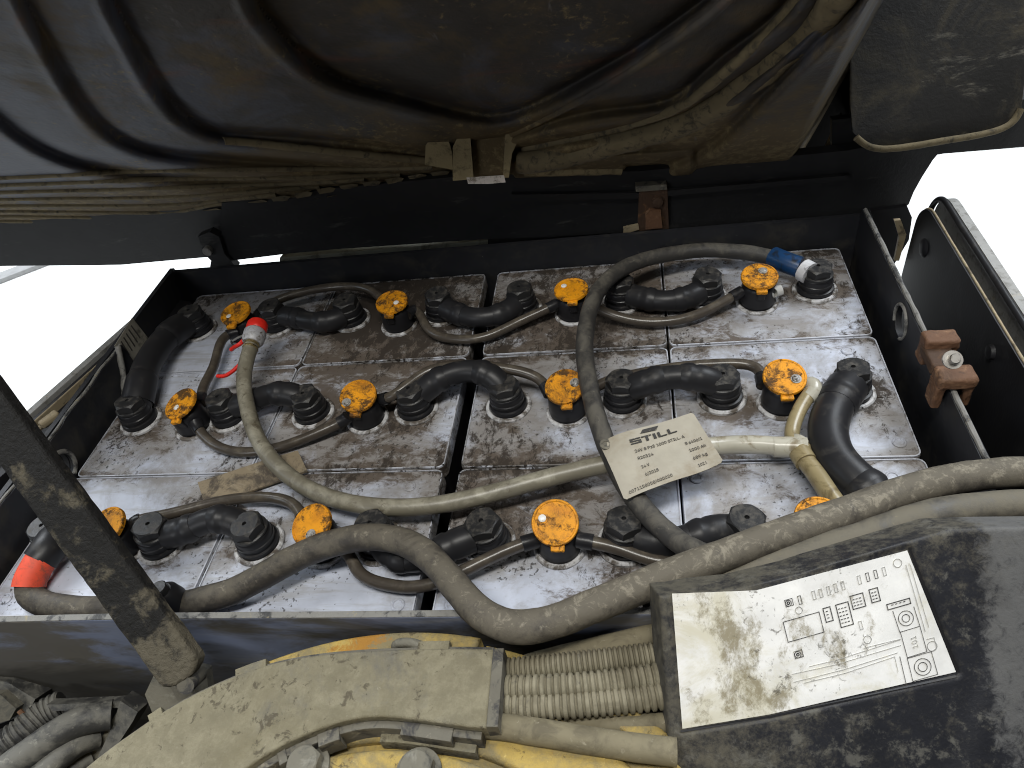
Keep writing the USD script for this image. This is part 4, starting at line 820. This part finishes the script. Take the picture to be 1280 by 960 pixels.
# end lip
a_, b_ = oo[-1], ii[0]
u_ = (b_ - a_) / np.linalg.norm(b_ - a_); n_ = np.array([-u_[1], u_[0]]); n_ = n_ * np.sign(n_[0])
part(dt, 'end_lip', plate(np.array([a_ - n_ * 0.004, b_ - n_ * 0.004, b_ + n_ * 0.0035, a_ + n_ * 0.0035])[::-1], ZD - 0.024, ZD + 0.0016, 0.001), 'duct_edge')

CG = 'dusty hoses between the duct and the fuse cover'
def conduit(name, label, pts, r, corr=True, mat='conduit_dust', pitch=0.0046):
    P_ = [az(*q) for q in pts]
    t = thing(name, label, 'conduit', P_[len(P_) // 2], CG)
    part(t, 'sheath', corrugated(P_, r, pitch, 0.0017) if corr else hose(P_, r, 0.003, 18, wob=0.0008), mat, smooth=30 if corr else 60)
conduit('corrugated_conduit', 'upper half of the thick ribbed dusty conduit pair', [(598, 860, .034), (640, 861, .035), (720, 858, .036), (800, 849, .034), (846, 843, .033)], 0.0088)
conduit('corrugated_conduit', 'lower half of the thick ribbed dusty conduit pair', [(598, 884, .032), (640, 884, .033), (720, 881, .034), (800, 873, .032), (846, 867, .031)], 0.0088)
conduit('corrugated_conduit', 'thin finely ribbed dusty conduit above the thick pair', [(598, 842, .030), (660, 836, .032), (740, 828, .034), (830, 817, .033), (846, 815, .033)], 0.0084, True, 'conduit_dust', 0.0034)
conduit('smooth_hose', 'smooth tan hose rising behind the ribbed conduits', [(660, 834, .020), (720, 818, .024), (790, 802, .026), (850, 788, .027)], 0.0085, False, 'hose_dust')
conduit('smooth_hose', 'smooth dusty hose running below the ribbed conduits to the fuse cover', [(590, 905, .034), (640, 910, .034), (720, 923, .034), (800, 935, .032), (846, 940, .031)], 0.0082, False, 'hose_dust')
conduit('smooth_hose', 'thin smooth hose between the ribbed pair and the lower hose', [(690, 896, .020), (760, 905, .022), (846, 903, .022)], 0.0062, False, 'hose_dust')

# ================================================================== FUSE COVER with diagram sticker
q0, q1, q2 = ad(840, 740, 0.425), ad(1135, 688, 0.425), ad(1195, 840, 0.425)
cn = np.cross(q1 - q0, q2 - q0); cn /= np.linalg.norm(cn); cn *= np.sign(cn[2]); cdist = cn @ q0
def crease(py): return 943 + (py - 735) * 0.10
def ridge(py): return np.interp(py, [640, 700, 760, 830, 900, 980], [1186, 1212, 1237, 1230, 1205, 1180])
SQ = np.array([(840, 742), (945, 738), (1134, 688), (1195, 840), (962, 893), (853, 911)], float)
SPoly = Polygon(SQ)
import shapely
def cover_pt(px, py, off=0.0):
    px, py = np.broadcast_arrays(np.asarray(px, float), np.asarray(py, float))
    r_ = np.stack([(px - 640) / F, (py - 480) / F, np.ones_like(px)], -1) @ R
    t_ = (cdist - C @ cn) / (r_ @ cn)
    dx = np.maximum(0, crease(py) - px) / F * 0.44
    t_ = t_ + 0.16 * dx
    s = np.clip((px - ridge(py) + 10) / 46, 0, 1); s = s * s * (3 - 2 * s)
    t_ = t_ - 0.0035 * s
    g = shapely.distance(shapely.points(px, py), SPoly)
    t_ = t_ - 0.0016 * np.clip((g - 4) / 4, 0, 1)
    p_ = C + r_ * t_[..., None]
    return p_ - r_ / np.linalg.norm(r_, axis=-1, keepdims=True) * np.asarray(off)[..., None] if np.ndim(off) else p_ - r_ / np.linalg.norm(r_, axis=-1, keepdims=True) * off
fc = thing('fuse_cover', 'black moulded plastic fuse box cover, dusty, at the lower right', 'cover', cover_pt(1000, 800))
xl = lambda py: np.interp(py, [700, 742, 900, 1030], [822, 822, 834, 842])
yt = lambda px: np.interp(px, [822, 925, 1000, 1023, 1124, 1158, 1187, 1240, 1420], [744, 734, 716, 708, 678, 668, 660, 658, 656])
nu, nv = 190, 110
def cover_skin(u, v, w):
    px = 822 + u * (1420 - 822); py = yt(px) + v * (1040 - yt(px)); px = np.where(u < 0.2, px + (xl(py) - 822) * (1 - u / 0.2), px)
    e_ = np.minimum(np.minimum(u * 600, v * 320), 8) / 8        # rounded edges
    off = -0.0022 * (1 - np.sqrt(np.maximum(0, 1 - (1 - e_) ** 2)))
    return cover_pt(px, py, off) - R[2] * w
part(fc, 'shell', skin(cover_skin, nu, nv, -0.030, 0.0), 'cover_plastic', smooth=50)
sk = thing('diagram_sticker', 'white fuse diagram sticker, dirt-smeared and bent along its left third', 'sticker', cover_pt(1000, 800))
def stick_px(u, v):
    uc = 0.29
    a_ = np.where(u < uc, u / uc, (u - uc) / (1 - uc))
    L0, M0, R0_ = (840, 742), (945, 738), (1134, 688); L1, M1, R1_ = (853, 911), (962, 893), (1195, 840)
    def mix(A, B, Cc, k): return np.where(u < uc, A[k] + (B[k] - A[k]) * a_, B[k] + (Cc[k] - B[k]) * a_)
    tx_, ty_ = mix(L0, M0, R0_, 0), mix(L0, M0, R0_, 1); bx_, by_ = mix(L1, M1, R1_, 0), mix(L1, M1, R1_, 1)
    return tx_ + (bx_ - tx_) * v, ty_ + (by_ - ty_) * v
part(sk, 'sheet', skin(lambda u, v, w: cover_pt(*stick_px(u, v), w), 60, 30, -0.0003, 0.0005), 'sticker', smooth=60)
def zpx(x, y): return 940 + x * 280 / 1280, 670 + y * 210 / 960      # enlargement of the diagram -> photo
def pen(pts, wpx, name, mat='sticker_print', closed=False, parent=None):
    """a drawn line on the sticker"""
    q_ = np.array([zpx(*p) for p in pts]); q_ = np.vstack([q_, q_[:1]]) if closed else q_
    ms = []
    for a_, b_ in zip(q_[:-1], q_[1:]):
        d_ = b_ - a_; L_ = np.linalg.norm(d_)
        if L_ < 1e-6: continue
        n_ = np.array([-d_[1], d_[0]]) / L_ * wpx / 2; ex = d_ / L_ * wpx * 0.45
        c4 = np.array([a_ - ex - n_, b_ + ex - n_, b_ + ex + n_, a_ - ex + n_])
        lo_, hi_ = cover_pt(c4[:, 0], c4[:, 1], 0.00055), cover_pt(c4[:, 0], c4[:, 1], 0.00085)
        ms.append(trimesh.Trimesh(np.vstack([lo_, hi_]), [[4, 5, 6], [4, 6, 7], [0, 1, 5], [0, 5, 4], [1, 2, 6], [1, 6, 5], [2, 3, 7], [2, 7, 6], [3, 0, 4], [3, 4, 7]], process=False))
    return part(parent or sk, name, cat(ms), mat, smooth=False)
def quad(c0, ex, ey): c0, ex, ey = map(np.array, (c0, ex, ey)); return [c0, c0 + ex, c0 + ex + ey, c0 + ey]
def circ_(cx, cy, r, n=18): return [(cx + r * math.cos(k * 2 * math.pi / n), cy + r * math.sin(k * 2 * math.pi / n)) for k in range(n)]
U_, V_ = np.array((1.0, -0.285)), np.array((0.25, 1.0))
def rect_(x, y, w, h): return quad((x, y), U_ * w, V_ * h)
pen(rect_(178, 492, 205, 115), 1.0, 'relay_box', closed=True)
for x, y, w, h in ((405, 415, 40, 78), (478, 395, 70, 128), (560, 345, 72, 75), (668, 308, 48, 74)): pen(rect_(x, y, w, h), 1.3, 'connector_box', closed=True)
pen(rect_(770, 392, 130, 30), 1.3, 'connector_box', closed=True)
for x, y, w, h, nx, ny in ((412, 425, 26, 56, 1, 3), (486, 410, 54, 100, 3, 5), (568, 358, 56, 52, 3, 3), (676, 318, 34, 54, 2, 3), (790, 392, 90, 10, 4, 1)):
    for i in range(nx):
        for j in range(ny):
            c_ = np.array((x, y)) + U_ * w * (i + 0.5) / nx + V_ * h * (j + 0.5) / ny
            pen([c_ - U_ * 3.5, c_ + U_ * 3.5], 1.2, 'contact_mark')
for i, (x, y) in enumerate(((260, 345), (340, 318), (380, 306), (424, 292), (465, 276), (506, 262), (600, 230), (648, 214), (694, 198), (742, 182), (608, 490))): pen(rect_(x, y, 16, 46), 0.8, 'fuse_mark', 'sticker_print' if i in (0, 7, 8) else 'sticker_print_faint', True)
for x, y, r, mat in ((208, 384, 17, 'sticker_print'), (208, 384, 7, 'sticker_print'), (262, 678, 18, 'sticker_print'), (262, 678, 7, 'sticker_print'), (832, 155, 24, 'sticker_print_faint'), (660, 592, 22, 'sticker_print_faint'),
                     (268, 425, 20, 'sticker_print_faint'), (880, 470, 43, 'sticker_print'), (880, 470, 22, 'sticker_print'), (976, 748, 48, 'sticker_print'), (976, 748, 26, 'sticker_print'), (1030, 630, 28, 'sticker_print_faint')):
    pen(circ_(x, y, r), 1.3 if r < 10 else 0.9, 'ring_mark', mat, True)
pen(rect_(186, 368, 42, 38), 0.8, 'ring_frame', closed=True); pen(rect_(238, 662, 46, 40), 0.8, 'ring_frame', closed=True)
def on_cover(pts, wpx, name, mat):
    pz = [((x - 940) * 1280 / 280, (y - 670) * 960 / 210) for x, y in pts]
    return pen(pz, wpx, name, mat, parent=fc)
on_cover([(1137, 686), (1198, 841), (1196, 845), (962, 896), (852, 914)], 3.0, 'recess_edge', 'black_rubber')
for L_, mt in (([(805, 430), (845, 550), (960, 515), (925, 405)], 0), ([(848, 548), (888, 695), (1000, 660), (960, 515)], 0), ([(888, 700), (920, 830), (1062, 790), (1025, 660), (888, 700)], 0), ([(330, 745), (480, 710), (850, 592)], 1), ([(230, 790), (480, 735), (850, 625)], 1),
               ([(240, 835), (520, 765), (830, 668)], 1), ([(300, 840), (530, 785), (815, 690), (835, 775)], 1), ([(845, 690), (880, 840)], 0), ([(880, 165), (990, 545)], 1), ([(905, 165), (1010, 520)], 1), ([(1000, 590), (1040, 580), (1055, 640), (1020, 665)], 1), ([(640, 640), (845, 590)], 1)):
    pen(L_, 0.8, 'diagram_line', ('sticker_print', 'sticker_print_faint')[mt])
sv = meshkit.text_mesh('101', 1.0, 0.1); v = np.array(sv.vertices)          # faint upright figures on the big fuse
q_ = np.array([zpx(*(np.array((952, 640)) + np.array((-0.22, -1.0)) * 28 * a_ + np.array((1.0, -0.28)) * -30 * b_)) for a_, b_ in zip(v[:, 0], v[:, 1])])
part(sk, 'figures', trimesh.Trimesh(cover_pt(q_[:, 0], q_[:, 1], 0.00055 + 0.0003 * v[:, 2] / 0.1), sv.faces, process=False), 'sticker_print_faint', smooth=False)

# ================================================================== CONNECTOR CLUSTER, lower left
kc = thing('cable_cluster_bracket', 'dirty black bracket frame at the lower left corner', 'bracket', ad(110, 910, 0.6))
DB = 0.60
def bar2(pts, r, name, mat='cluster_black', d0=DB): part(kc, name, hose([ad(x, y, d0 + dz) for x, y, dz in pts], r, 0.003, 12, wob=0.0015), mat)
part(kc, 'top_bar', loft([ad(*q, DB) for q in ((58, 881), (152, 877), (160, 884), (66, 889))], R[2] * 0.012), 'cluster_black')
part(kc, 'end_block', loft([ad(*q, DB - 0.004) for q in ((150, 876), (172, 890), (166, 902), (128, 960), (118, 955), (142, 905))], R[2] * 0.020), 'cluster_black')
part(kc, 'inner_rib', loft([ad(*q, DB) for q in ((150, 884), (157, 886), (120, 950), (90, 1010), (80, 1006), (112, 946))], R[2] * 0.010), 'mud_block')
part(kc, 'back_plate', loft([ad(*q, DB + 0.018) for q in ((58, 884), (150, 884), (120, 960), (40, 1000), (-60, 990), (20, 930))], R[2] * 0.004), 'cluster_black')
CC = 'dirty cables at the lower left corner'
def ccab(name, label, pts, r, corr=False):
    P_ = [ad(*q) for q in pts]; t = thing(name, label, 'cable', P_[1], CC)
    part(t, 'sheath', corrugated(P_, r, 0.0048, 0.0014, 16) if corr else hose(P_, r, 0.003, 16, wob=0.0014), 'cluster_black', smooth=40)
ccab('dirty_cable', 'thick dirty grey cable lying through the black bracket, lower left', [(140, 893, .60), (105, 900, .592), (70, 918, .585), (30, 946, .578), (-40, 995, .57)], 0.0120)
ccab('dirty_cable', 'dirty cable below the thick one, next to the duct cover', [(120, 922, .60), (100, 930, .59), (75, 948, .58), (30, 985, .57), (-10, 1020, .56)], 0.0095)
ccab('dirty_cable', 'lowest dirty cable end at the bottom edge, lower left', [(112, 950, .60), (90, 962, .59), (50, 995, .58)], 0.0085)
ccab('corrugated_cable', 'ribbed dirty cable behind the thick one, lower left', [(78, 880, .625), (55, 892, .62), (30, 912, .61), (-10, 940, .60), (-50, 965, .59)], 0.0125, True)
cb_ = thing('plug_connector', 'dirty black plug connector block at the left edge below the front wall', 'connector', ad(15, 885, .62))
part(cb_, 'body', loft([ad(*q, .625) for q in ((-40, 850), (8, 852), (44, 874), (34, 892), (0, 905), (-40, 915))], R[2] * 0.03), 'cluster_black')
part(cb_, 'lid', loft([ad(*q, .615) for q in ((-40, 872), (0, 868), (20, 886), (12, 900), (-40, 915))], R[2] * 0.012), 'mud_block')
part(cb_, 'copper_end', hose([ad(24, 888, .612), ad(34, 899, .612)], 0.0022, 0.002, 8), 'rust')
# ================================================================== TRUCK SIDE PANELS
rp = thing('truck_body_plate', 'black steel side panel with rounded rear top corner at the right edge', 'side panel', (0.88, -0.1, -0.2))
def yz_plate(x, pts, t):     # outline in y, z extruded along x
    P_ = np.array(pts, float); M = trimesh.creation.extrude_polygon(Polygon(P_), t, engine='earcut')
    v = np.array(M.vertices); M.vertices = np.c_[x + v[:, 2], v[:, 0], v[:, 1]]; trimesh.repair.fix_normals(M); return M
def panel_outline(y0, y1, top, bottom, r):
    out = [(y0, bottom), (y1, bottom), (y1, top - r)]
    for k in range(1, 13):
        a = math.radians(90 * k / 12); out.append((y1 - r + r * math.cos(a), top - r + r * math.sin(a)))
    return out + [(y0, top - 0.004)]
part(rp, 'inner_plate', yz_plate(0.866, panel_outline(-0.62, 0.124, 0.074, -0.27, 0.032), 0.004), 'panel_black', smooth=25)
def panel_edge(x, y0, y1, top, r, rr, drop=0.06):
    P_ = [(x, y1, top - r - drop), (x, y1, top - r)] + [(x, y1 - r + r * math.cos(math.radians(a)), top - r + r * math.sin(math.radians(a))) for a in np.linspace(8, 90, 9)] + [(x, y, top - 0.004 * (y1 - y) / 0.7) for y in np.linspace(y1 - r - 0.03, y0, 12)]
    return hose(P_, rr, 0.004, 10, wob=0.0008)
part(rp, 'inner_edge', panel_edge(0.8685, -0.62, 0.124, 0.0745, 0.032, 0.0011), 'rail_tan')
part(rp, 'outer_plate', yz_plate(0.886, panel_outline(-0.62, 0.134, 0.078, -0.27, 0.032), 0.008), 'rail_grey', smooth=25)
part(rp, 'seal', panel_edge(0.8815, -0.62, 0.1335, 0.0785, 0.032, 0.0028), 'black_rubber')
part(rp, 'bump', put(lathe([(0, 0), (0.010, 0), (0.008, 0.002), (0.004, 0.003), (0, 0.003)], 20), ax(1155, 310, 0.866), trimesh.geometry.align_vectors([0, 0, 1], [-1, 0, 0])), 'panel_black')
part(rp, 'bump', put(lathe([(0, 0), (0.007, 0), (0.006, 0.003), (0, 0.004)], 16), ax(1240, 440, 0.866), trimesh.geometry.align_vectors([0, 0, 1], [-1, 0, 0])), 'panel_black')
ts = thing('tan_bracket', 'small tan angled strip between the tray corner and the right side panel', 'bracket', ay(1125, 300, 0.12))
part(ts, 'strip', loft([ay(*q, 0.13) for q in ((1118, 276), (1126, 275), (1133, 293), (1124, 326), (1118, 326), (1124, 296))], (0, 0.004, 0)), 'rail_tan')
part(ts, 'block', loft([ay(*q, 0.165) for q in ((1088, 264), (1134, 258), (1140, 272), (1136, 300), (1112, 340), (1100, 300))], (0, 0.006, 0)), 'panel_black')
ws = thing('tray_gap_strip', 'narrow tan and white strip between the right tray wall and the side panel', 'strip', az(1225, 580, .03))
part(ws, 'strip', hose([az(1222, 560, .040), az(1230, 590, .030), az(1262, 650, .025)], 0.0042, 0.004, 8, wob=0.001), 'rail_tan')
part(ws, 'rod', hose([az(1246, 600, .030), az(1250, 622, .030)], 0.0032, 0.004, 8), 'rail_grey')

lp = thing('truck_rail', 'grey and black side rail of the truck at the left edge, outside the tray', 'side rail', (-0.09, 0, -0.1))
zr = 0.018
g0, g1 = az(186, 382, zr), az(20, 528, zr); dv = (g1 - g0) / np.linalg.norm(g1 - g0); g1 = g0 + dv * 0.75; g0 = g0 - dv * 0.03
nl = np.cross(dv, [0, 0, 1.0]); nl /= np.linalg.norm(nl); nl = nl * (1 if nl[0] < 0 else -1)
def rail(off, w, zt, zb, name, mat):
    a_, b_ = g0 + nl * off, g1 + nl * off
    P_ = [a_[:2], b_[:2], (b_ + nl * w)[:2], (a_ + nl * w)[:2]]
    part(lp, name, plate(np.array(P_), zb, zt, 0.0012), mat)
rail(-0.006, 0.010, zr, -0.26, 'outer_plate', 'rail_grey')
rail(-0.018, 0.0095, zr - 0.004, -0.26, 'seal', 'black_rubber')
rail(-0.0205, 0.0025, zr - 0.001, -0.26, 'tan_edge', 'rail_tan')
rail(-0.040, 0.0190, zr - 0.010, -0.26, 'inner_plate', 'panel_black')
nut = thing('loose_fitting', 'small pale corroded fitting between the side rail and the tray at the left', 'fitting', az(62, 523, .02))
part(nut, 'body', rough_up(put(rbox((0.010, 0.022, 0.009), 0.003), az(62, 524, .022), rz=-0.5), 0.0012, 150), 'rail_tan')
part(nut, 'tail', hose(zz((56, 530, .020), (46, 538, .016), (40, 542, .012)), 0.0030, 0.003, 8, wob=0.001), 'rail_tan')

# ================================================================== CROSS MEMBER behind the tray
cm = thing('cross_member', 'pale greenish metal bar behind the rear tray wall, under the hood', 'bar', ay(480, 312, 0.22))
part(cm, 'bar', loft([ay(*q, 0.21) for q in ((350, 322), (470, 312), (604, 301), (640, 298), (640, 318), (350, 340))], (0, 0.03, -0.004)), 'bracket_light')
part(cm, 'dark_bar', loft([ay(*q, 0.208) for q in ((610, 300), (1100, 262), (1100, 290), (610, 325))], (0, 0.03, -0.004)), 'chassis_dark')

# ================================================================== HOOD (raised), its ribbed underside
HN = np.array([0.02, 0.707, 0.707]); HN /= np.linalg.norm(HN); HD = HN @ np.array([0.3, 0.186, 0.112])
UC = [   # nested U-shaped steps of the moulded pan, from the inside out
    [(290, -60), (302, 0), (326, 40), (360, 75), (402, 106), (500, 136), (585, 158), (640, 158), (740, 112), (805, 75), (862, 35), (930, -20), (960, -60)],
    [(110, -60), (125, 0), (150, 50), (190, 120), (240, 168), (285, 182), (350, 187), (475, 200), (560, 207), (640, 184), (760, 152), (848, 136), (902, 92), (972, 38), (1012, -10), (1040, -60)],
    [(-10, -60), (15, 0), (50, 65), (85, 125), (135, 178), (210, 205), (400, 222), (560, 232), (640, 205), (780, 178), (864, 156), (934, 114), (992, 70), (1040, 20), (1056, -10), (1085, -60)],
    [(-160, -60), (-100, 30), (-60, 100), (0, 163), (50, 196), (130, 222), (400, 246), (600, 250), (760, 232), (880, 200), (955, 134), (1036, 55), (1085, 0), (1130, -60)]]
def usp(P_):
    p, s = spline(np.c_[np.array(P_, float), np.zeros(len(P_))], 3.0); p = p[:, :2]
    a_ = p[0] + (p[0] - p[3]) / np.linalg.norm(p[0] - p[3]) * 1500; b_ = p[-1] + (p[-1] - p[-4]) / np.linalg.norm(p[-1] - p[-4]) * 1500
    return np.vstack([a_, p, b_])
ULINES = [usp(u) for u in UC]
def smooth01(x): x = np.clip(x, 0, 1); return x * x * (3 - 2 * x)
def hood_bottom(px): return np.interp(px, [-300, 0, 180, 300, 500, 620, 800, 1060, 1180, 1290, 1500], [291, 287, 287, 276, 250, 240, 236, 212, 192, 183, 165])
def hood_pt(px, py, back=0.0):
    r_ = np.stack([(px - 640) / F, (py - 480) / F, np.ones_like(px)], -1) @ R
    t_ = (HD - C @ HN) / (r_ @ HN)
    sh = np.zeros_like(px); pts = shapely.points(px, py)
    for k, L_ in enumerate(ULINES):
        ls = shapely.LineString(L_); pg = Polygon(L_)
        d_ = shapely.distance(pts, ls); ins = shapely.contains_xy(pg, px, py); sd = np.where(ins, d_, -d_)
        wd_ = (20, 18, 17, 15)[k]
        sh += (0.026, 0.022, 0.020, 0.018)[k] * smooth01(sd / wd_)
        sh -= 0.005 * np.exp(-((sd + 4) / 5.0) ** 2)
        sh += 0.012 * np.exp(-((sd - wd_ * 0.9) / 8.0) ** 2)
    # moulded blocks right of centre
    mr = smooth01((py - (196 + (px - 640) * -0.06)) / 8) * smooth01((px - 640) / 6) * smooth01((872 - px) / 10)
    sh -= mr * 0.018 * smooth01((224 - (px - 640) * 0.01 - py) / 5 + 0.5)
    sh += 0.016 * smooth01((px - 780) / 4) * smooth01((846 - px) / 20) * smooth01((py - 202) / 5) * smooth01((226 - py) / 3)
    sh += 0.50 * smooth01((px - 1085 + np.minimum(py, 200) * 0.50) / 40)
    sh += 0.0016 * (meshkit.fbm(np.stack([px / 40.0, py / 40.0, px * 0], -1), 4, 5) - 0.5) * 2
    edge = np.clip((hood_bottom(px) - py) / 14.0, 0, 1)
    sh += 0.010 * (1 - smooth01(edge))
    return C + r_ * (t_ + sh + back)[..., None]
hood = thing('raised_hood', 'raised black plastic hood seen from below, its ribbed underside dusty with tan dirt', 'hood', (0.35, 0.10, 0.25))
def hood_skin(u, v, w):
    px = -230 + u * 1740; py = hood_bottom(px) - (v ** 1.9) * (hood_bottom(px) + 1100)
    return hood_pt(px, py, 0.022 if w < 0 else 0.0)
part(hood, 'ribbed_pan', skin(hood_skin, 540, 330, -1.0, 0.0), 'hood_plastic', smooth=60)
# rear flange strip
fb = [(-260, 334), (0, 332), (150, 331), (262, 325), (268, 318)]
HY = 0.192
bt_ = np.array([(-260, 335), (0, 332.5), (150, 331), (262, 321), (284, 317)], float); tp_ = np.array([(284, 255), (262, 258), (150, 268), (0, 270), (-260, 272)], float)
part(hood, 'flange', loft([ay(*q, HY + 0.016) for q in np.vstack([bt_, tp_])], (0, 0.010, 0.002)), 'hood_black', label='left length of the black flange along the hood edge')
bt_ = np.array([(277, 322), (288, 326), (360, 317), (420, 311.5), (560, 302), (620, 298.5), (680, 296.5), (800, 289.5), (1000, 273), (1128, 262.5), (1136, 255), (1142, 240), (1152, 222), (1166, 200), (1176, 188)], float)
tp_ = np.array([(1176, 165), (1060, 188), (800, 214), (600, 218), (420, 235), (277, 254)], float)
part(hood, 'flange', loft([ay(*q, HY) for q in np.vstack([bt_, tp_])], (0, 0.012, 0.002)), 'hood_black', label='long right length of the black flange along the hood edge')
part(hood, 'flange_lip', loft([ay(*q, HY - 0.001) for q in ((640, 240), (800, 238), (1060, 216), (1060, 221), (800, 245), (640, 248))], (0, -0.006, 0)), 'hood_black')
# centre boss with worn white foot
def hp(x, y, off):
    q_ = hood_pt(np.array([float(x)]), np.array([float(y)]))[0]; r_ = q_ - C
    return q_ - r_ / np.linalg.norm(r_) * off
def hbox(name, q, off, dep, mat):
    P_ = [ad(x, y, (hp(600, 200, off) - C) @ R[2]) for x, y in q]
    part(hood, name, loft(P_, ray(600, 200) * dep), mat)
hbox('boss', ((566, 226), (566, 184), (571, 173), (580, 168), (588, 172), (592, 224)), 0.050, 0.10, 'hood_dust')
hbox('boss', ((590, 172), (632, 166), (634, 222), (591, 224)), 0.040, 0.10, 'hood_plastic')
hbox('boss', ((632, 166), (644, 165), (650, 171), (640, 192), (636, 222), (629, 222)), 0.050, 0.10, 'hood_dust')
hbox('boss', ((531, 206), (532, 182), (540, 170), (550, 167), (560, 174), (565, 190), (566, 212)), 0.042, 0.10, 'hood_dust')
hbox('worn_foot', ((583, 222), (630, 219), (632, 228), (610, 230), (585, 230)), 0.054, 0.03, 'worn_white')
def ridge_on_hood(pts, r, mat, off=0.001, name='ridge', n=60, sides=8, flat=None, label=None):
    p = CubicSpline(np.arange(len(pts)), np.array(pts, float))(np.linspace(0, len(pts) - 1, n))
    q_ = hood_pt(p[:, 0], p[:, 1]); r_ = q_ - C; q_ = q_ - r_ / np.linalg.norm(r_, axis=1, keepdims=True) * off
    part(hood, name, tube(q_, r, sides, wob=r * 0.5), mat, smooth=60, label=label)
for y0, ym, xe, ye in ((222, 213, 540, 209), (231, 224, 500, 218), (240, 235, 455, 224), (249, 246, 400, 233), (257, 256, 345, 243), (264, 265, 290, 253), (270, 272, 250, 264), (276, 278, 205, 276)):
    ridge_on_hood([(-80, y0 + 3), (0, y0), (100, (y0 + ym) / 2), (200, ym), ((200 + xe) / 2, (ym * 0.6 + ye * 0.4)), (xe, ye)], 0.0030, 'hood_ridge', 0.001)
for k in range(13):          # staircase of moulded steps where the ridges end
    x = 196 + k * 28.5; y = np.interp(x, [180, 250, 400, 560], [279, 264, 236, 213])
    for m_, (dy, sh_) in enumerate(((0, 0), (9, 13))):
        yy = y + dy
        if yy > hood_bottom(x) - 1: continue
        P_ = [hp(a_, b_, 0.012) for a_, b_ in ((x + sh_, yy), (x + sh_ + 17, yy - 3.0), (x + sh_ + 24, yy - 1.5), (x + sh_ + 21, yy + 3.0), (x + sh_ + 4, yy + 6.0))]
        part(hood, 'moulded_step', loft(P_, ray(x, yy) * 0.03), 'hood_ridge')
ridge_on_hood([(646, 203), (700, 196), (780, 176), (858, 152), (922, 112), (985, 62), (1034, 14), (1062, -30), (1090, -90)], 0.0125, 'hood_ridge', -0.0095, 'rib', 80, 12, label='broad tan dusty rib rising to the right')
ridge_on_hood([(652, 186), (740, 168), (836, 140), (890, 104), (950, 50), (1000, -5), (1030, -60)], 0.0045, 'hood_ridge', -0.001, 'rib', 80, 10)
ridge_on_hood([(640, 168), (720, 128), (790, 88), (850, 48), (905, 5), (950, -50)], 0.0038, 'hood_plastic', -0.001, 'rib', 80, 10)
ridge_on_hood([(655, 214), (720, 213), (776, 212)], 0.0060, 'hood_dust', -0.002, 'rib', 30, 10)
ridge_on_hood([(280, 176), (350, 182), (475, 195), (545, 201)], 0.0040, 'hood_ridge', -0.001, 'rib', 60, 10)
part(hood, 'scar', loft([hp(*q, 0.002) for q in ((790, 176), (812, 172), (846, 167), (847, 170), (815, 175), (791, 178))], ray(810, 172) * 0.002), 'worn_white')
# hinges
h1 = thing('hood_hinge', 'black hinge bracket hanging under the hood flange at the left', 'hinge', ay(268, 310, 0.19))
part(h1, 'plate', loft([ay(*q, 0.186) for q in ((247, 296), (262, 290), (274, 296), (281, 318), (296, 335), (262, 337), (264, 326), (256, 318))], (0, 0.012, 0)), 'hood_black')
part(h1, 'pin', put(lathe([(0, -0.004), (0.006, -0.004), (0.006, 0.004), (0, 0.004)], 16), ay(260, 313, 0.183), trimesh.geometry.align_vectors([0, 0, 1], [0, -1, 0])), 'bare_steel')
h2 = thing('hood_hinge', 'rusty hinge block under the hood flange right of centre', 'hinge', ay(818, 260, 0.18))
part(h2, 'plate', loft([ay(*q, 0.184) for q in ((799, 233), (834, 232), (836, 286), (797, 289))], (0, 0.010, 0)), 'dark_rust')
part(h2, 'block', loft([ay(*q, 0.176) for q in ((807, 270), (812, 264), (826, 265), (828, 285), (807, 287))], (0, 0.010, 0)), 'rust')
part(h2, 'cap', loft([ay(*q, 0.182) for q in ((794, 233), (833, 231), (834, 237), (795, 240))], (0, 0.012, 0)), 'duct_edge')
part(h2, 'stud', put(lathe([(0, -0.004), (0.007, -0.004), (0.006, 0.003), (0, 0.005)], 16), ay(822, 252, 0.182), trimesh.geometry.align_vectors([0, 0, 1], [0, -1, 0])), 'dark_rust')
part(h2, 'pale_scrap', loft([ay(*q, 0.182) for q in ((779, 285), (798, 281), (799, 287), (786, 291), (779, 291))], (0, 0.004, 0)), 'rail_tan')
# moulded box on the right end of the hood
sbx = part(hood, 'side_box', tm(manifold3d.Manifold.hull_points(np.array([ad(x, y, d_) for x, y, d_ in (
    (1064, -120, .70), (1062, 120, .72), (1066, 165, .722), (1080, 180, .726), (1100, 186, .73), (1180, 176, .73), (1245, 164, .73), (1264, 155, .728), (1276, 138, .724), (1286, 60, .71), (1296, -120, .69),
    (1064, -120, .86), (1062, 150, .86), (1090, 187, .86), (1250, 165, .86), (1280, 140, .86), (1296, -120, .86))]))), 'box_black', smooth=50)
part(hood, 'box_lip', hose([ad(*q) for q in ((1070, 172, .723), (1084, 182, .726), (1102, 186, .728), (1180, 176, .728), (1246, 163, .728), (1266, 152, .726), (1276, 136, .722))], 0.0034, 0.004, 10, wob=0.001), 'hood_ridge')
part(hood, 'box_web', loft([ad(*q, .80) for q in ((1034, 178), (1052, 140), (1062, 178), (1070, 190), (1028, 198))], R[2] * 0.004), 'hood_plastic')
part(hood, 'inner_web', loft([ay(*q, 0.30) for q in ((940, -120), (1090, -120), (1090, 205), (940, 216))], (0, 0.006, 0)), 'hood_black')
part(hood, 'outer_skirt', loft([ay(*q, 0.21) for q in ((1040, 150), (1320, 120), (1330, 178), (1280, 183), (1176, 192), (1040, 225))], (0, 0.010, 0.0)), 'hood_black')
